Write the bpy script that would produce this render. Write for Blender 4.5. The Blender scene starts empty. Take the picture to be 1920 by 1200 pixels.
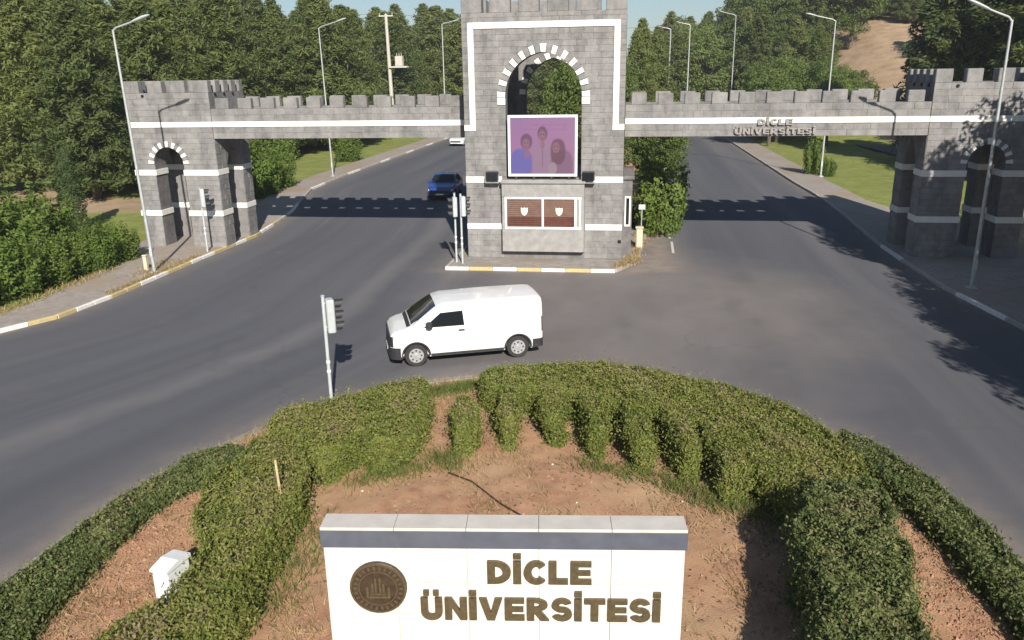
import bpy, bmesh, math, random
import numpy as np
from mathutils import Vector, Matrix

S = bpy.context.scene
COL = S.collection
rad = math.radians

# ---------------------------------------------------------------- camera
PITCH, YAW, ROLL, FPX = 0.2972, 0.1419, -0.01556, 1497.0
cam = bpy.data.cameras.new('camera')
cam.sensor_width = 36.0
cam.lens = FPX / 1920.0 * 36.0
cam.clip_end = 2000
camo = bpy.data.objects.new('camera', cam)
COL.objects.link(camo)
_f = Vector((-math.sin(YAW) * math.cos(PITCH), math.cos(YAW) * math.cos(PITCH), -math.sin(PITCH)))
_r = Vector((math.cos(YAW), math.sin(YAW), 0))
_u = _r.cross(_f)
_r2 = math.cos(ROLL) * _r + math.sin(ROLL) * _u
_u2 = math.cos(ROLL) * _u - math.sin(ROLL) * _r
M = Matrix((_r2, _u2, -_f)).transposed().to_4x4()
M.translation = (0, 0, 8.0)
camo.matrix_world = M
S.camera = camo

# ---------------------------------------------------------------- sky and sun
SUN_EL, SUN_SLOPE = 30.5, -0.33          # elevation, sideways drift of shadows per metre of depth
w = bpy.data.worlds.new('World')
S.world = w
w.use_nodes = True
nt = w.node_tree
bg = nt.nodes['Background']
sky = nt.nodes.new('ShaderNodeTexSky')
sky.sky_type = 'NISHITA'
sky.sun_disc = False
sky.sun_elevation = rad(SUN_EL)
sky.sun_rotation = math.atan2(-SUN_SLOPE, -1.0)
sky.air_density = 1.0
sky.dust_density = 0.4
sky.ozone_density = 3.0
nt.links.new(sky.outputs[0], bg.inputs[0])
bg.inputs[1].default_value = 0.06
sun = bpy.data.lights.new('sun', 'SUN')
sun.energy = 5.0
sun.angle = rad(0.53)
sun.color = (1.0, 0.93, 0.83)
suno = bpy.data.objects.new('sun', sun)
COL.objects.link(suno)
_h = math.hypot(SUN_SLOPE, 1)
_d = Vector((SUN_SLOPE / _h * math.cos(rad(SUN_EL)), 1 / _h * math.cos(rad(SUN_EL)), -math.sin(rad(SUN_EL))))
suno.rotation_euler = _d.to_track_quat('-Z', 'Y').to_euler()
suno.location = (10, -30, 30)
S.view_settings.view_transform = 'Standard'
S.view_settings.look = 'None'
S.view_settings.exposure = 0.55
S.view_settings.gamma = 1.0
S.view_settings.use_curve_mapping = False
S.render.engine = 'CYCLES'
S.render.resolution_x, S.render.resolution_y = 1024, 640

# ================================================================ materials
MATS = {}


def N(m, t):
    return m.node_tree.nodes.new(t)


def mat(name, c1, c2=None, scale=8.0, rough=0.8, bump=0.0, bscale=None, metal=0.0, coords='Object', stretch=None,
        c3=None, s3=0.4, spec=0.5, coat=0.0):
    m = bpy.data.materials.new(name)
    m.use_nodes = True
    L = m.node_tree.links
    b = m.node_tree.nodes['Principled BSDF']
    b.inputs['Roughness'].default_value = rough
    b.inputs['Metallic'].default_value = metal
    b.inputs['Specular IOR Level'].default_value = spec
    b.inputs['Coat Weight'].default_value = coat
    b.inputs['Base Color'].default_value = (*c1, 1)
    if c2 is not None or bump:
        tc = N(m, 'ShaderNodeTexCoord')
        src = tc.outputs['Object']
        if coords == 'World':
            g = N(m, 'ShaderNodeNewGeometry')
            src = g.outputs['Position']
        if stretch:
            mp = N(m, 'ShaderNodeMapping')
            mp.inputs['Scale'].default_value = stretch
            L.new(src, mp.inputs[0])
            src = mp.outputs[0]
    if c2 is not None:
        n = N(m, 'ShaderNodeTexNoise')
        n.inputs['Scale'].default_value = scale
        n.inputs['Detail'].default_value = 6
        n.inputs['Roughness'].default_value = 0.62
        L.new(src, n.inputs['Vector'])
        r = N(m, 'ShaderNodeValToRGB')
        r.color_ramp.elements[0].position = 0.32
        r.color_ramp.elements[1].position = 0.68
        r.color_ramp.elements[0].color = (*c1, 1)
        r.color_ramp.elements[1].color = (*c2, 1)
        L.new(n.outputs[0], r.inputs[0])
        out = r.outputs[0]
        if c3 is not None:
            n3 = N(m, 'ShaderNodeTexNoise')
            n3.inputs['Scale'].default_value = s3
            n3.inputs['Detail'].default_value = 4
            L.new(src, n3.inputs['Vector'])
            r3 = N(m, 'ShaderNodeValToRGB')
            r3.color_ramp.elements[0].position = 0.45
            r3.color_ramp.elements[1].position = 0.68
            r3.color_ramp.elements[0].color = (0, 0, 0, 1)
            r3.color_ramp.elements[1].color = (1, 1, 1, 1)
            L.new(n3.outputs[0], r3.inputs[0])
            mx = N(m, 'ShaderNodeMix')
            mx.data_type = 'RGBA'
            L.new(r3.outputs[0], mx.inputs[0])
            L.new(out, mx.inputs[6])
            mx.inputs[7].default_value = (*c3, 1)
            out = mx.outputs[2]
        L.new(out, b.inputs['Base Color'])
    if bump:
        nb = N(m, 'ShaderNodeTexNoise')
        nb.inputs['Scale'].default_value = bscale or scale * 3
        nb.inputs['Detail'].default_value = 5
        L.new(src, nb.inputs['Vector'])
        bp = N(m, 'ShaderNodeBump')
        bp.inputs['Strength'].default_value = bump
        bp.inputs['Distance'].default_value = 0.03
        L.new(nb.outputs[0], bp.inputs['Height'])
        L.new(bp.outputs[0], b.inputs['Normal'])
    MATS[name] = m
    return m


def stone_mat(name, dark, light, bump=0.5):
    """basalt: each block its own tone (object random + per-block attribute), blotches and rain streaks"""
    m = bpy.data.materials.new(name)
    m.use_nodes = True
    L = m.node_tree.links
    b = m.node_tree.nodes['Principled BSDF']
    b.inputs['Roughness'].default_value = 0.9
    oi = N(m, 'ShaderNodeObjectInfo')
    at = N(m, 'ShaderNodeAttribute')
    at.attribute_name = 'tone'
    add = N(m, 'ShaderNodeMath')
    add.operation = 'ADD'
    L.new(oi.outputs['Random'], add.inputs[0])
    L.new(at.outputs['Fac'], add.inputs[1])
    fr = N(m, 'ShaderNodeMath')
    fr.operation = 'FRACT'
    L.new(add.outputs[0], fr.inputs[0])
    g = N(m, 'ShaderNodeNewGeometry')
    n = N(m, 'ShaderNodeTexNoise')
    n.inputs['Scale'].default_value = 3.2
    n.inputs['Detail'].default_value = 7
    n.inputs['Roughness'].default_value = 0.7
    L.new(g.outputs['Position'], n.inputs['Vector'])
    mp = N(m, 'ShaderNodeMapping')
    mp.inputs['Scale'].default_value = (1.6, 1.6, 0.22)
    L.new(g.outputs['Position'], mp.inputs[0])
    n2 = N(m, 'ShaderNodeTexNoise')
    n2.inputs['Scale'].default_value = 1.0
    n2.inputs['Detail'].default_value = 5
    L.new(mp.outputs[0], n2.inputs['Vector'])
    # value = .34*tone + .36*noise + .3*streak
    a1 = N(m, 'ShaderNodeMath')
    a1.operation = 'MULTIPLY'
    a1.inputs[1].default_value = 0.12
    L.new(fr.outputs[0], a1.inputs[0])
    a2 = N(m, 'ShaderNodeMath')
    a2.operation = 'MULTIPLY_ADD'
    a2.inputs[1].default_value = 0.68
    L.new(n.outputs[0], a2.inputs[0])
    L.new(a1.outputs[0], a2.inputs[2])
    a3 = N(m, 'ShaderNodeMath')
    a3.operation = 'MULTIPLY_ADD'
    a3.inputs[1].default_value = 0.55
    L.new(n2.outputs[0], a3.inputs[0])
    L.new(a2.outputs[0], a3.inputs[2])
    r = N(m, 'ShaderNodeValToRGB')
    r.color_ramp.elements[0].position = 0.46
    r.color_ramp.elements[1].position = 0.98
    r.color_ramp.elements[0].color = (*dark, 1)
    r.color_ramp.elements[1].color = (*light, 1)
    L.new(a3.outputs[0], r.inputs[0])
    L.new(r.outputs[0], b.inputs['Base Color'])
    nb = N(m, 'ShaderNodeTexNoise')
    nb.inputs['Scale'].default_value = 14
    nb.inputs['Detail'].default_value = 6
    L.new(g.outputs['Position'], nb.inputs['Vector'])
    bp = N(m, 'ShaderNodeBump')
    bp.inputs['Strength'].default_value = bump
    bp.inputs['Distance'].default_value = 0.03
    L.new(nb.outputs[0], bp.inputs['Height'])
    L.new(bp.outputs[0], b.inputs['Normal'])
    MATS[name] = m
    return m


def leaf_mat(name, cols, trans=0.3, objvar=0.35, patch=None, pscale=0.6):
    """cols: list of (pos, rgb) along the per-leaf 'tone' attribute"""
    m = bpy.data.materials.new(name)
    m.use_nodes = True
    L = m.node_tree.links
    b = m.node_tree.nodes['Principled BSDF']
    b.inputs['Roughness'].default_value = 0.6
    b.inputs['Specular IOR Level'].default_value = 0.25
    at = N(m, 'ShaderNodeAttribute')
    at.attribute_name = 'tone'
    oi = N(m, 'ShaderNodeObjectInfo')
    mm = N(m, 'ShaderNodeMath')
    mm.operation = 'MULTIPLY_ADD'
    mm.inputs[1].default_value = objvar
    L.new(oi.outputs['Random'], mm.inputs[0])
    mul = N(m, 'ShaderNodeMath')
    mul.operation = 'MULTIPLY'
    mul.inputs[1].default_value = 1 - objvar
    L.new(at.outputs['Fac'], mul.inputs[0])
    L.new(mul.outputs[0], mm.inputs[2])
    val = mm.outputs[0]
    if patch:
        g = N(m, 'ShaderNodeNewGeometry')
        n = N(m, 'ShaderNodeTexNoise')
        n.inputs['Scale'].default_value = pscale
        n.inputs['Detail'].default_value = 3
        L.new(g.outputs['Position'], n.inputs['Vector'])
        p = N(m, 'ShaderNodeMath')
        p.operation = 'MULTIPLY_ADD'
        p.inputs[1].default_value = patch
        L.new(n.outputs[0], p.inputs[0])
        L.new(val, p.inputs[2])
        q = N(m, 'ShaderNodeMath')
        q.operation = 'SUBTRACT'
        q.inputs[1].default_value = patch * 0.5
        L.new(p.outputs[0], q.inputs[0])
        val = q.outputs[0]
    r = N(m, 'ShaderNodeValToRGB')
    e = r.color_ramp.elements
    while len(e) < len(cols):
        e.new(0.5)
    for i, (p_, c) in enumerate(cols):
        e[i].position = p_
        e[i].color = (*c, 1)
    L.new(val, r.inputs[0])
    L.new(r.outputs[0], b.inputs['Base Color'])
    t = N(m, 'ShaderNodeBsdfTranslucent')
    L.new(r.outputs[0], t.inputs[0])
    ms = N(m, 'ShaderNodeMixShader')
    ms.inputs[0].default_value = trans
    L.new(b.outputs[0], ms.inputs[1])
    L.new(t.outputs[0], ms.inputs[2])
    L.new(ms.outputs[0], m.node_tree.nodes['Material Output'].inputs[0])
    MATS[name] = m
    return m


stone_mat('basalt', (0.125, 0.122, 0.121), (0.330, 0.320, 0.311))
stone_mat('basalt_wall', (0.090, 0.087, 0.088), (0.28, 0.267, 0.262))
mat('limestone', (0.72, 0.70, 0.64), (0.84, 0.82, 0.77), scale=6, rough=0.8, coords='World')
mat('cast_stone', (0.235, 0.23, 0.225), (0.335, 0.325, 0.315), scale=3, rough=0.85, bump=0.2, coords='World')
mat('slab_concrete', (0.22, 0.205, 0.19), (0.36, 0.325, 0.295), scale=3, rough=0.9, bump=0.2, coords='World', c3=(0.28, 0.235, 0.18), s3=0.5)
mat('footway', (0.25, 0.225, 0.205), (0.36, 0.315, 0.28), scale=4, rough=0.92, bump=0.2, coords='World', c3=(0.30, 0.235, 0.165), s3=0.35)
mat('kerb_white', (0.62, 0.60, 0.55), (0.82, 0.80, 0.76), scale=9, rough=0.75, coords='World', bump=0.2)
mat('kerb_yellow', (0.43, 0.36, 0.22), (0.58, 0.46, 0.19), scale=9, rough=0.75, coords='World', bump=0.2)
mat('kerb_grey', (0.30, 0.28, 0.25), (0.45, 0.42, 0.38), scale=9, rough=0.9, coords='World', bump=0.2)
mat('marble', (0.58, 0.565, 0.53), (0.68, 0.665, 0.63), scale=2.2, rough=0.35, coords='Object', stretch=(1.8, 1, 0.35))
mat('coping', (0.50, 0.47, 0.43), (0.60, 0.565, 0.52), scale=3, rough=0.6)
mat('slate_band', (0.070, 0.078, 0.105), (0.095, 0.105, 0.135), scale=4, rough=0.55)
mat('bronze', (0.085, 0.068, 0.036), (0.14, 0.112, 0.062), scale=20, rough=0.45, metal=0.35)
mat('bronze_dark', (0.040, 0.026, 0.018), (0.085, 0.055, 0.036), scale=14, rough=0.5, metal=0.35)
mat('gate_letter', (0.24, 0.225, 0.215), (0.31, 0.295, 0.28), scale=10, rough=0.5, metal=0.3)
mat('galvanised', (0.36, 0.38, 0.38), (0.48, 0.50, 0.50), scale=7, rough=0.5, metal=0.25)
mat('grey_paint', (0.38, 0.41, 0.42), (0.48, 0.51, 0.52), scale=6, rough=0.55)
mat('white_enamel', (0.72, 0.73, 0.72), (0.82, 0.83, 0.82), scale=5, rough=0.4)
mat('black_plastic', (0.018, 0.019, 0.022), (0.035, 0.036, 0.040), scale=10, rough=0.55)
mat('window_glass', (0.012, 0.015, 0.018), rough=0.06, spec=0.7)
mat('van_paint', (0.70, 0.70, 0.69), (0.79, 0.79, 0.785), scale=1.5, rough=0.32, coat=0.6)
mat('blue_paint', (0.010, 0.045, 0.22), rough=0.3, coat=0.7)
mat('seam_grey', (0.16, 0.16, 0.16), rough=0.6)
mat('white_paint', (0.78, 0.78, 0.78), rough=0.3, coat=0.6)
mat('tyre', (0.022, 0.022, 0.023), (0.04, 0.039, 0.038), scale=16, rough=0.9)
mat('rim_silver', (0.42, 0.43, 0.44), (0.55, 0.56, 0.57), scale=10, rough=0.4, metal=0.5)
mat('red_lens', (0.30, 0.012, 0.010), rough=0.2)
mat('tail_lens', (0.10, 0.018, 0.016), rough=0.2)
mat('amber_lens', (0.40, 0.16, 0.012), rough=0.2)
mat('green_lens', (0.012, 0.16, 0.075), rough=0.2)
mat('headlamp', (0.60, 0.62, 0.63), rough=0.1, spec=0.8)
mat('shutter_maroon', (0.085, 0.026, 0.020), (0.13, 0.045, 0.032), scale=5, rough=0.5)
mat('shutter_brown', (0.15, 0.085, 0.065), (0.20, 0.12, 0.09), scale=5, rough=0.5)
mat('bark', (0.065, 0.048, 0.035), (0.15, 0.115, 0.085), scale=7, rough=0.95, bump=0.6, stretch=(1, 1, 0.25))
mat('stake_wood', (0.42, 0.34, 0.19), (0.55, 0.45, 0.26), scale=8, rough=0.85)
mat('post_cream', (0.50, 0.45, 0.33), (0.62, 0.56, 0.42), scale=8, rough=0.85)
mat('concrete_pole', (0.42, 0.40, 0.35), (0.56, 0.53, 0.47), scale=6, rough=0.85)
mat('cable', (0.10, 0.10, 0.10), rough=0.7)
mat('hole_black', (0.012, 0.011, 0.011), rough=0.95)
mat('hedge_core', (0.022, 0.024, 0.012), (0.040, 0.036, 0.020), scale=9, rough=0.95)
mat('soil', (0.32, 0.165, 0.090), (0.46, 0.270, 0.163), scale=3.5, rough=0.95, bump=0.55, bscale=40, coords='World', c3=(0.44, 0.285, 0.165), s3=0.55)
mat('clod', (0.23, 0.115, 0.068), (0.37, 0.205, 0.125), scale=5, rough=0.95, coords='World')
mat('roof_tile', (0.32, 0.20, 0.14), (0.45, 0.32, 0.24), scale=5, rough=0.9, coords='World')
mat('house_wall', (0.45, 0.42, 0.36), (0.55, 0.52, 0.46), scale=2, rough=0.9, coords='World')
mat('line_paint', (0.45, 0.44, 0.42), (0.62, 0.61, 0.59), scale=9, rough=0.8, coords='World')
mat('sack_white', (0.66, 0.64, 0.60), (0.80, 0.79, 0.75), scale=9, rough=0.8)

leaf_mat('hedge_leaf', [(0.0, (0.098, 0.132, 0.030)), (0.36, (0.208, 0.250, 0.056)), (0.62, (0.295, 0.302, 0.086)), (0.82, (0.295, 0.250, 0.125)), (1.0, (0.32, 0.245, 0.160))], trans=0.42, objvar=0.05, patch=0.75, pscale=0.9)
leaf_mat('hedge_leaf_dark', [(0.0, (0.070, 0.104, 0.038)), (0.45, (0.155, 0.195, 0.064)), (0.75, (0.230, 0.240, 0.094)), (1.0, (0.28, 0.22, 0.135))], trans=0.38, objvar=0.05, patch=0.7, pscale=0.8)
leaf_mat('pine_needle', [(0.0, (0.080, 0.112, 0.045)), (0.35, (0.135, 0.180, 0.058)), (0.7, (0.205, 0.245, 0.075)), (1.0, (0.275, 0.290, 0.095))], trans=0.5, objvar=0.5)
leaf_mat('cypress_leaf', [(0.0, (0.030, 0.055, 0.022)), (0.5, (0.070, 0.105, 0.036)), (1.0, (0.130, 0.165, 0.055))], trans=0.35, objvar=0.35)
leaf_mat('broad_leaf', [(0.0, (0.080, 0.120, 0.034)), (0.5, (0.160, 0.220, 0.058)), (1.0, (0.250, 0.300, 0.095))], trans=0.48, objvar=0.35)
leaf_mat('shrub_leaf', [(0.0, (0.055, 0.105, 0.018)), (0.5, (0.130, 0.200, 0.036)), (1.0, (0.230, 0.295, 0.075))], trans=0.42, objvar=0.3)
leaf_mat('litter_leaf', [(0.0, (0.10, 0.06, 0.035)), (0.5, (0.24, 0.155, 0.085)), (1.0, (0.42, 0.32, 0.20))], trans=0.1, objvar=0.0)
leaf_mat('dry_blade', [(0.0, (0.16, 0.13, 0.05)), (0.5, (0.34, 0.25, 0.12)), (1.0, (0.50, 0.38, 0.20))], trans=0.2, objvar=0.0)
leaf_mat('green_blade', [(0.0, (0.055, 0.105, 0.018)), (0.6, (0.130, 0.190, 0.040)), (1.0, (0.26, 0.24, 0.09))], trans=0.3, objvar=0.0)


def asphalt_mat():
    m = bpy.data.materials.new('asphalt')
    m.use_nodes = True
    L = m.node_tree.links
    b = m.node_tree.nodes['Principled BSDF']
    b.inputs['Roughness'].default_value = 0.88
    g = N(m, 'ShaderNodeNewGeometry')
    pos = g.outputs['Position']

    def noise(scale, stretch=None, detail=5, rough=0.6):
        src = pos
        if stretch:
            mp = N(m, 'ShaderNodeMapping')
            mp.inputs['Scale'].default_value = stretch
            mp.inputs['Rotation'].default_value = (0, 0, rad(4))
            L.new(pos, mp.inputs[0])
            src = mp.outputs[0]
        n = N(m, 'ShaderNodeTexNoise')
        n.inputs['Scale'].default_value = scale
        n.inputs['Detail'].default_value = detail
        n.inputs['Roughness'].default_value = rough
        L.new(src, n.inputs['Vector'])
        return n.outputs[0]

    def ramp(v, p0, p1, c0, c1):
        r = N(m, 'ShaderNodeValToRGB')
        r.color_ramp.elements[0].position = p0
        r.color_ramp.elements[1].position = p1
        r.color_ramp.elements[0].color = (*c0, 1)
        r.color_ramp.elements[1].color = (*c1, 1)
        L.new(v, r.inputs[0])
        return r.outputs[0]

    def mix(f, a, c, blend='MIX'):
        x = N(m, 'ShaderNodeMix')
        x.data_type = 'RGBA'
        x.blend_type = blend
        if isinstance(f, float):
            x.inputs[0].default_value = f
        else:
            L.new(f, x.inputs[0])
        for i, v in ((6, a), (7, c)):
            if isinstance(v, tuple):
                x.inputs[i].default_value = (*v, 1)
            else:
                L.new(v, x.inputs[i])
        return x.outputs[2]

    def mth(op, a, c):
        x = N(m, 'ShaderNodeMath')
        x.operation = op
        for i, v in enumerate((a, c)):
            if isinstance(v, (float, int)):
                x.inputs[i].default_value = v
            else:
                L.new(v, x.inputs[i])
        return x.outputs[0]
    sep = N(m, 'ShaderNodeSeparateXYZ')
    L.new(pos, sep.inputs[0])
    X, Y = sep.outputs[0], sep.outputs[1]
    ac = N(m, 'ShaderNodeAttribute')
    ac.attribute_name = 'across'
    cb_ = N(m, 'ShaderNodeCombineXYZ')
    L.new(ac.outputs['Fac'], cb_.inputs[0])
    L.new(mth('MULTIPLY', Y, 0.035), cb_.inputs[1])

    def track(scale, detail=3):
        n = N(m, 'ShaderNodeTexNoise')
        n.inputs['Scale'].default_value = scale
        n.inputs['Detail'].default_value = detail
        n.inputs['Roughness'].default_value = 0.55
        L.new(cb_.outputs[0], n.inputs['Vector'])
        return n.outputs[0]
    fresh = ramp(track(0.55), 0.3, 0.7, (0.072, 0.075, 0.089), (0.106, 0.108, 0.121))
    worn = ramp(noise(0.5, (1, 0.6, 1)), 0.3, 0.7, (0.162, 0.143, 0.135), (0.222, 0.196, 0.182))
    # older, dustier surfacing: middle of the junction, in front of the gatehouse
    dx = mth('DIVIDE', mth('ADD', X, -0.5), 9.5)
    dy = mth('DIVIDE', mth('SUBTRACT', Y, 28.0), 11.0)
    rr = mth('SQRT', mth('ADD', mth('MULTIPLY', dx, dx), mth('MULTIPLY', dy, dy)), 0.0)
    rr = mth('ADD', rr, mth('MULTIPLY', mth('SUBTRACT', noise(0.25), 0.5), 0.7))
    mid = ramp(rr, 0.45, 1.35, (0.75, 0.75, 0.75), (0, 0, 0))
    col = mix(mid, fresh, worn)
    # streaks polished and dusted by wheels, drawn out along the traffic
    st = ramp(track(0.42, 4), 0.54, 0.66, (0, 0, 0), (0.4, 0.4, 0.4))
    col = mix(st, col, (0.170, 0.158, 0.154))
    # a seam of lighter wear between the left carriageway and the junction
    sm = mth('ABSOLUTE', mth('SUBTRACT', mth('ADD', ac.outputs['Fac'], mth('MULTIPLY', mth('SUBTRACT', noise(0.3), 0.5), 1.6)), 9.6), 0.0)
    sv = ramp(sm, 0.05, 0.75, (0.32, 0.32, 0.32), (0, 0, 0))
    col = mix(sv, col, (0.205, 0.190, 0.180))
    # thin dust
    du = ramp(noise(0.4, None, 7, 0.7), 0.58, 0.9, (0, 0, 0), (0.3, 0.3, 0.3))
    col = mix(du, col, (0.25, 0.212, 0.185))
    # sand and dust swept into the gutters
    dn = N(m, 'ShaderNodeAttribute')
    dn.attribute_name = 'dust'
    dv = mth('MULTIPLY', dn.outputs['Fac'], mth('ADD', mth('MULTIPLY', noise(1.3, None, 6, 0.7), 1.7), -0.15))
    col = mix(dv, col, (0.30, 0.245, 0.195))
    # darker bitumen patches
    dk = ramp(noise(0.45, (1, 0.5, 1), 2), 0.26, 0.40, (0.35, 0.35, 0.35), (0, 0, 0))
    col = mix(dk, col, (0.078, 0.078, 0.086))
    gr = ramp(noise(38, None, 3, 0.7), 0.3, 0.7, (0.80, 0.80, 0.80), (1.18, 1.18, 1.18))
    col = mix(1.0, col, gr, 'MULTIPLY')
    # hairline cracks
    vo = N(m, 'ShaderNodeTexVoronoi')
    vo.feature = 'DISTANCE_TO_EDGE'
    vo.inputs['Scale'].default_value = 0.28
    wv = N(m, 'ShaderNodeVectorMath')
    wv.operation = 'MULTIPLY_ADD'
    nw = N(m, 'ShaderNodeTexNoise')
    nw.inputs['Scale'].default_value = 0.8
    nw.inputs['Detail'].default_value = 6
    L.new(pos, nw.inputs['Vector'])
    L.new(nw.outputs['Color'], wv.inputs[0])
    wv.inputs[1].default_value = (2.2, 2.2, 0)
    L.new(pos, wv.inputs[2])
    L.new(wv.outputs[0], vo.inputs['Vector'])
    cr = ramp(vo.outputs['Distance'], 0.003, 0.012, (0.28, 0.28, 0.28), (0, 0, 0))
    crm = mth('MULTIPLY', cr, ramp(noise(0.12), 0.48, 0.60, (0, 0, 0), (1, 1, 1)))
    col = mix(crm, col, (0.055, 0.054, 0.056))
    L.new(col, b.inputs['Base Color'])
    bp = N(m, 'ShaderNodeBump')
    bp.inputs['Strength'].default_value = 0.35
    bp.inputs['Distance'].default_value = 0.02
    L.new(noise(45, None, 4, 0.7), bp.inputs['Height'])
    L.new(bp.outputs[0], b.inputs['Normal'])
    MATS['asphalt'] = m


asphalt_mat()


def terrain_mat():
    m = bpy.data.materials.new('terrain')
    m.use_nodes = True
    L = m.node_tree.links
    b = m.node_tree.nodes['Principled BSDF']
    b.inputs['Roughness'].default_value = 0.95
    at = N(m, 'ShaderNodeAttribute')
    at.attribute_name = 'cover'          # 0 lawn, 1 bare earth
    g = N(m, 'ShaderNodeNewGeometry')

    def noise(s, d=5):
        n = N(m, 'ShaderNodeTexNoise')
        n.inputs['Scale'].default_value = s
        n.inputs['Detail'].default_value = d
        n.inputs['Roughness'].default_value = 0.65
        L.new(g.outputs['Position'], n.inputs['Vector'])
        return n.outputs[0]

    def ramp(v, p0, p1, c0, c1):
        r = N(m, 'ShaderNodeValToRGB')
        r.color_ramp.elements[0].position = p0
        r.color_ramp.elements[1].position = p1
        r.color_ramp.elements[0].color = (*c0, 1)
        r.color_ramp.elements[1].color = (*c1, 1)
        L.new(v, r.inputs[0])
        return r.outputs[0]
    lawn = ramp(noise(0.9, 7), 0.3, 0.7, (0.135, 0.175, 0.030), (0.26, 0.275, 0.065))
    earth = ramp(noise(0.5, 8), 0.3, 0.7, (0.25, 0.165, 0.095), (0.43, 0.315, 0.205))
    ad = N(m, 'ShaderNodeMath')
    ad.operation = 'MULTIPLY_ADD'
    ad.inputs[1].default_value = 0.8
    L.new(noise(0.35, 6), ad.inputs[0])
    L.new(at.outputs['Fac'], ad.inputs[2])
    f = ramp(ad.outputs[0], 0.75, 1.0, (0, 0, 0), (1, 1, 1))
    x = N(m, 'ShaderNodeMix')
    x.data_type = 'RGBA'
    L.new(f, x.inputs[0])
    L.new(lawn, x.inputs[6])
    L.new(earth, x.inputs[7])
    L.new(x.outputs[2], b.inputs['Base Color'])
    bp = N(m, 'ShaderNodeBump')
    bp.inputs['Strength'].default_value = 0.8
    bp.inputs['Distance'].default_value = 0.12
    L.new(noise(3.5, 6), bp.inputs['Height'])
    L.new(bp.outputs[0], b.inputs['Normal'])
    MATS['terrain'] = m


terrain_mat()

# ================================================================ mesh helpers


def root_loc(o):
    v = Vector((0, 0, 0))
    while o is not None:
        v += o.location
        o = o.parent
    return v


def link(name, me, material, parent=None, smooth=False):
    o = bpy.data.objects.new(name, me)
    COL.objects.link(o)
    if material:
        if len(me.materials) == 0:
            me.materials.append(MATS[material] if isinstance(material, str) else material)
    if parent:
        o.parent = parent
    if smooth:
        me.polygons.foreach_set('use_smooth', [True] * len(me.polygons))
        me.set_sharp_from_angle(angle=rad(38))
    return o


class MB:
    def __init__(self):
        self.v = []
        self.f = []

    def add(self, vs, fs):
        n = len(self.v)
        self.v += [tuple(p) for p in vs]
        self.f += [tuple(i + n for i in q) for q in fs]
        return self

    def box(self, x0, x1, y0, y1, z0, z1):
        vs = [(x0, y0, z0), (x1, y0, z0), (x1, y1, z0), (x0, y1, z0), (x0, y0, z1), (x1, y0, z1), (x1, y1, z1), (x0, y1, z1)]
        return self.add(vs, [(0, 3, 2, 1), (4, 5, 6, 7), (0, 1, 5, 4), (1, 2, 6, 5), (2, 3, 7, 6), (3, 0, 4, 7)])

    def cbox(self, x0, x1, y0, y1, z0, z1, c=0.02):
        """box with chamfered edges (as a swept octagon with inset ends)"""
        def ring(z, i):
            a, b_, d, e = x0 + i, x1 - i, y0 + i, y1 - i
            return [(a + c, d, z), (b_ - c, d, z), (b_, d + c, z), (b_, e - c, z), (b_ - c, e, z), (a + c, e, z), (a, e - c, z), (a, d + c, z)]
        vs = ring(z0, c) + ring(z0 + c, 0) + ring(z1 - c, 0) + ring(z1, c)
        fs = [tuple(range(7, -1, -1)), tuple(range(24, 32))]
        for k in range(3):
            for i in range(8):
                j = (i + 1) % 8
                fs.append((k * 8 + i, k * 8 + j, k * 8 + 8 + j, k * 8 + 8 + i))
        return self.add(vs, fs)

    def tube(self, pts, rs, n=10, cap=True):
        pts = [Vector(p) for p in pts]
        if not isinstance(rs, (list, tuple)):
            rs = [rs] * len(pts)
        vs, fs = [], []
        for k, p in enumerate(pts):
            d = (pts[min(k + 1, len(pts) - 1)] - pts[max(k - 1, 0)]).normalized()
            a = Vector((0, 0, 1)) if abs(d.z) < 0.9 else Vector((1, 0, 0))
            s = d.cross(a).normalized()
            t = s.cross(d)
            for i in range(n):
                an = 2 * math.pi * i / n
                vs.append(p + rs[k] * (math.cos(an) * s + math.sin(an) * t))
        for k in range(len(pts) - 1):
            for i in range(n):
                j = (i + 1) % n
                fs.append((k * n + i, k * n + j, k * n + n + j, k * n + n + i))
        if cap:
            fs.append(tuple(range(n - 1, -1, -1)))
            fs.append(tuple(range((len(pts) - 1) * n, len(pts) * n)))
        return self.add(vs, fs)

    def prism(self, poly, fn, a, b_):
        """poly 2D, fn(u,v,w)->3D, extruded from w=a to w=b_"""
        n = len(poly)
        vs = [fn(u, v, a) for u, v in poly] + [fn(u, v, b_) for u, v in poly]
        fs = [tuple(range(n)), tuple(range(2 * n - 1, n - 1, -1))]
        for i in range(n):
            j = (i + 1) % n
            fs.append((i, i + n, j + n, j))
        return self.add(vs, fs)

    def build(self, name, material, parent=None, local=False, smooth=False, fix=True):
        off = Vector((0, 0, 0)) if (local or parent is None) else root_loc(parent)
        me = bpy.data.meshes.new(name)
        me.from_pydata([(p[0] - off.x, p[1] - off.y, p[2] - off.z) for p in self.v], [], self.f)
        if fix:
            bm = bmesh.new()
            bm.from_mesh(me)
            bmesh.ops.recalc_face_normals(bm, faces=bm.faces)
            bm.to_mesh(me)
            bm.free()
        return link(name, me, material, parent, smooth)


def tag(o, label=None, cat=None, group=None, kind=None):
    if label:
        o['label'] = label
    if cat:
        o['category'] = cat
    if group:
        o['group'] = group
    if kind:
        o['kind'] = kind
    return o


def thing(name, label, cat, loc=(0, 0, 0), rz=0.0, group=None, scale=None):
    o = bpy.data.objects.new(name, None)
    COL.objects.link(o)
    o.location = loc
    o.rotation_euler = (0, 0, rz)
    o.empty_display_size = 0.3
    if scale:
        o.scale = scale
    return tag(o, label, cat, group)


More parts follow.
